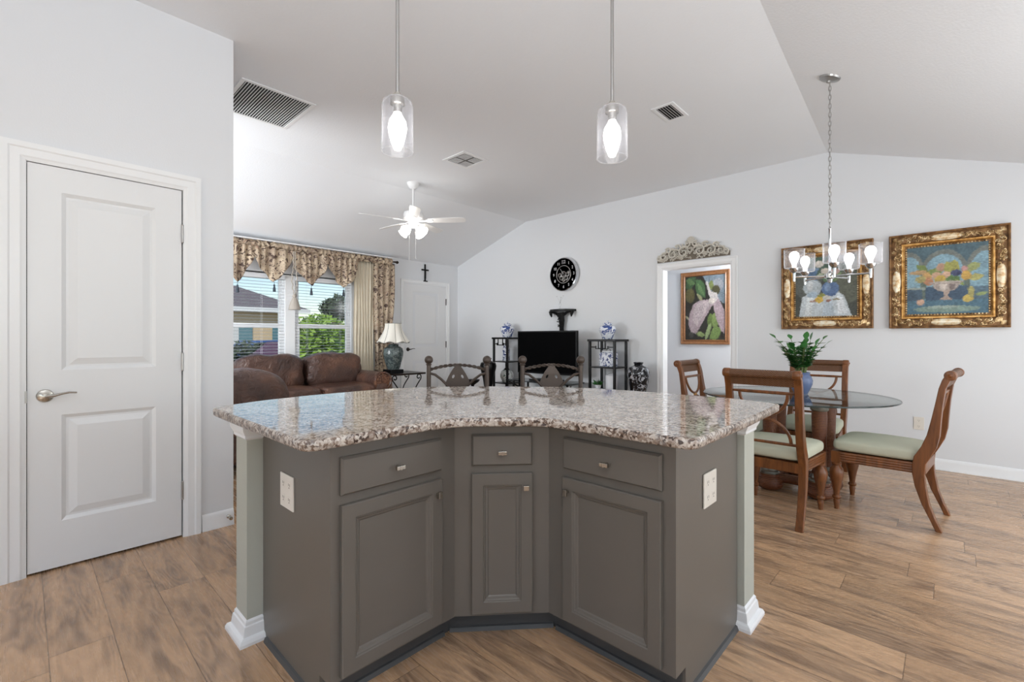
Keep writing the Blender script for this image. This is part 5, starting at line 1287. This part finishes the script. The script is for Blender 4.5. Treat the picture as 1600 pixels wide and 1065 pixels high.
jar('white lidded jar with a grey rim on the lower shelf of the right étagère', 5.63, 3.42, .491, .265, .085, 'whiteporc', 'cyl')
t = thing('potted_plant', 'small leafy plant beside the white jar on the right étagère', 'plant', (5.53, 3.575, .491)); MB().lathe([(.03, 0), (.045, .07), (0, .07)], seg=16).build('pot', 'whiteporc', t)
m = MB(); random.seed(6)
for i in range(40):
    a = random.uniform(0, 6.28); e = random.uniform(.2, 1.4); L = random.uniform(.05, .11); d = Vector((cos(a)*cos(e), sin(a)*cos(e), sin(e))); s_v = d.orthogonal().normalized()*.014; p0 = Vector((0, 0, .065))
    m.add([p0, p0+d*L*.6-s_v, p0+d*L, p0+d*L*.6+s_v], [(0, 1, 2, 3)])
m.build('leaves', 'leaf', t)
t = thing('tall_vase', 'tall cylindrical blue and white vase on the middle shelf of the left étagère', 'vase', (5.60, 5.43, .826)); MB().lathe([(.055, 0), (.062, .01), (.062, .21), (.045, .235), (.05, .26), (.0, .25)], seg=24).build('vase_body', 'bluewhite2', t)
t = thing('teapot', 'round painted teapot with a dark lid on the lower shelf of the left étagère', 'teapot', (5.60, 5.42, .471))
MB().lathe([(.06, 0), (.07, .01), (.105, .08), (.11, .13), (.085, .19), (.05, .21)], seg=28).build('pot_body', 'teapot', t); MB().lathe([(.055, .21), (.03, .235), (.012, .24), (.016, .262), (0, .268)], seg=18).build('lid', 'bronze', t)
m = MB(); m.tube([(0, -.10+.075*-cos(a)*-1-.0, .12+.07*sin(a)) if False else (0, -.10-.05*sin(a), .12+.06*cos(a)) for a in [pi*i/12 for i in range(13)]], .008, 8); m.build('handle', 'whiteporc', t)
t = thing('floor_vase', 'tall black floor vase with white blossoms right of the right étagère', 'vase', (5.60, 2.995, 0))
MB().lathe([(.09, 0), (.095, .01), (.08, .10), (.075, .22), (.085, .42), (.12, .60), (.145, .72), (.145, .76), (.12, .82), (.06, .85), (.052, .865), (.065, .885), (.06, .893), (.04, .88)], seg=36).build('vase_body', 'blackwhite', t)
t = thing('floor_vase', 'tall plain black floor vase in front of the left étagère', 'vase', (5.20, 5.45, 0))
MB().lathe([(.09, 0), (.095, .01), (.07, .15), (.065, .40), (.085, .55), (.125, .70), (.135, .76), (.12, .81), (.05, .84), (.045, .86), (.06, .885), (.04, .88)], seg=36).build('vase_body', 'black', t)

# ------------------------------------------------------------------ television on its stand
tv = thing('television', 'flat black television switched off, between the two étagères', 'television', (5.47, 4.455, .565), -pi/2)
MB().box(-.575, .575, -.02, .025, .10, .755).build('bezel', 'black', tv, smooth=0, bevel=.004)
MB().box(-.555, .555, -.0215, -.0195, .125, .735).build('screen', 'screen', tv, smooth=0)
MB().box(-.05, .05, -.015, .02, .02, .12).build('neck', 'black', tv, smooth=0); MB().box(-.25, .25, -.12, .12, 0, .02).build('foot', 'black', tv, smooth=0, bevel=.004)
ts = thing('tv_stand', 'black metal and smoked glass television stand', 'stand', (5.47, 4.455, 0), -pi/2)
for z in (.545, .30, .08): MB().prism(round_poly([(-.62, -.24), (.62, -.24), (.55, .24), (-.55, .24)], [.06]*4, 4), z, z+.018).build('shelf', 'smoke', ts, smooth=0)
for sx in (-1, 1):
    for y in (-.17, .17): MB().cyl((sx*.52, y, 0), .018, .545, 14).build('post', 'black', ts)
    m = MB(); m.tube([(sx*.60, -.20, .53), (sx*.45, -.05, .42), (sx*.40, .1, .2), (sx*.52, .15, .02)], .012, 8); m.build('brace', 'black', ts)
t = thing('media_player', 'flat black media box on the upper shelf of the television stand', 'player', (5.43, 4.25, .319), -pi/2); MB().box(-.21, .21, -.14, .14, 0, .06).build('case', 'black', t, smooth=0, bevel=.004)
t = thing('ornament_dish', 'small dark footed ornament left of the left étagère base', 'ornament', (5.05, 5.66, .0))
MB().lathe([(.09, 0), (.09, .02), (.02, .04), (.016, .40), (.03, .45), (.10, .50), (.12, .53), (.11, .535), (0, .50)], seg=24).build('pedestal', 'blackmatte', t)

# ------------------------------------------------------------------ outside the window
g = MB(); g.add([(-40, 7.3, -.25), (80, 7.3, -.25), (80, 90, -.25), (-40, 90, -.25)], [(0, 1, 2, 3)]); tag(g.build('lawn', 'grass', smooth=0), 'short green and yellow lawn outside the window', 'lawn', kind='stuff')
g = MB(); g.prism([(-40, 13.5), (80, 13.5), (80, 17.0), (-40, 17.0)], -.25, -.235); struct(g.build('trim_6', 'road', smooth=0), 'pale street outside the window')
def house(label, x0, x1, y0, y1, ze, zr):
    r = thing('house', label, 'house', ((x0+x1)/2, (y0+y1)/2, -.25)); hx, hy = (x1-x0)/2, (y1-y0)/2; ze += .25; zr += .25
    MB().box(-hx, hx, -hy, hy, 0, ze).build('walls', 'stucco', r, smooth=0)
    o = .5; m = MB(); k = hy+o
    m.add([(-hx-o, -hy-o, ze), (hx+o, -hy-o, ze), (hx+o, hy+o, ze), (-hx-o, hy+o, ze), (-hx-o+k*.9, 0, zr), (hx+o-k*.9, 0, zr)], [(0, 1, 5, 4), (1, 2, 5), (2, 3, 4, 5), (3, 0, 4), (0, 3, 2, 1)]); m.build('roof', 'shingle', r, smooth=0)
    MB().box(-hx-o, hx+o, -hy-o-.02, -hy-o+.02, ze-.18, ze+.02).build('fascia', 'trim', r, smooth=0)
    for wx in (-hx*.55, hx*.25, hx*.75): wdw = MB().box(wx-.35, wx+.35, -hy-.03, -hy+.01, 1.1, 2.1).build('window', 'teal', r, smooth=0)
    MB().box(-hx*.2-1.2, -hx*.2+1.2, -hy-.04, -hy+.01, 0, 2.1).build('garage_door', 'grille', r, smooth=0); return r
house('single-storey beige house with a grey hip roof across the street', 3.2, 9.6, 24.2, 31.0, 2.62, 4.3)
def tree(nm, label, x, y, z, rx, rz, mat, n, leaf, seed, trunk=.12, grp=None):
    random.seed(seed); r = thing(nm, label, 'shrub' if nm == 'shrub' else 'tree', (x, y, -.25), 0, grp)
    m = MB(); m.tube([(0, 0, 0), (.05, 0, z*.5), (0, .03, z)], [trunk, trunk*.8, trunk*.5], 8); m.build('trunk', 'bronze' if False else 'chairwood', r)
    m = MB()
    for i in range(n):
        a, e, q = random.uniform(0, 2*pi), random.uniform(-1, 1), random.random()**.4
        c = Vector((rx*q*cos(a)*sqrt(1-e*e), rx*q*sin(a)*sqrt(1-e*e), z+rz*q*e)); k = 1+.35*noise.noise(c*1.3); c = Vector((c.x*k, c.y*k, z+(c.z-z)*k))
        d = Vector((random.uniform(-1, 1), random.uniform(-1, 1), random.uniform(-1, 1))).normalized(); s_v = d.orthogonal().normalized()*leaf*.4; m.add([c-d*leaf, c-s_v, c+d*leaf, c+s_v], [(0, 1, 2, 3)])
    m.build('foliage', mat, r); return r
tree('shrub', 'bright green bushy shrub just outside the right half of the window', 4.55, 10.4, 1.05, .62, .85, 'foliage', 2600, .085, 1, .04)
tree('shrub', 'yellow-green shrub behind the bright green one', 5.75, 12.6, 1.35, .75, .75, 'foliage', 1500, .10, 2, .05)
tree('shrub', 'low dark green shrub seen left of the window mullion', 5.6, 18.6, .75, .8, .6, 'foliage2', 1200, .10, 3, .05)
tree('shrub', 'rusty brown shrub in the right half of the window', 9.3, 18.5, 1.3, 1.3, .75, 'rust', 1600, .12, 4, .05)
for i, (x, y, h, w_) in enumerate(((19.5, 40, 4.0, 1.5), (23.5, 42, 4.4, 1.8), (27.5, 45, 4.2, 1.8), (32, 44, 4.6, 2.2))):
    tree('tree', ['thin distant tree on the horizon, leftmost of the row', 'distant tree on the horizon, second from the left', 'distant tree on the horizon, third from the left', 'widest distant tree on the horizon, at the right end of the row'][i], x, y, h, w_, 1.3, 'foliage2', 900, .3, 20+i, .15, 'distant trees on the horizon')
def car(label, x, y, rz, mat):
    r = thing('car', label, 'car', (x, y, -.235), rz)
    m = MB(); m.prism([(-2.1, .3), (-2.15, .7), (-1.5, .82), (-.9, 1.32), (.8, 1.35), (1.5, .9), (2.1, .8), (2.15, .35)], -.85, .85, 'xz'); m.build('body', mat, r, smooth=0, bevel=.06)
    m = MB()
    m.prism([(-1.32, .86), (-.84, 1.25), (.74, 1.27), (1.28, .90)], -.86, .86, 'xz'); m.build('windows', 'screen', r, smooth=0)
    for sx in (-1.35, 1.3):
        for sy in (-1, 1): MB().cyl((0, 0, -.1), .32, .2, 20, X=T(sx, sy*.78, .32, rx=pi/2)).build('wheel', 'tyre', r)
car('blue parked car seen low in the left half of the window', 7.4, 21.6, .1, 'carblue')
car('dark red parked car partly hidden by the window mullion', 6.3, 15.0, .1, 'carred')
car('dark navy parked car low in the right half of the window', 11.0, 15.6, .05, 'cardark')
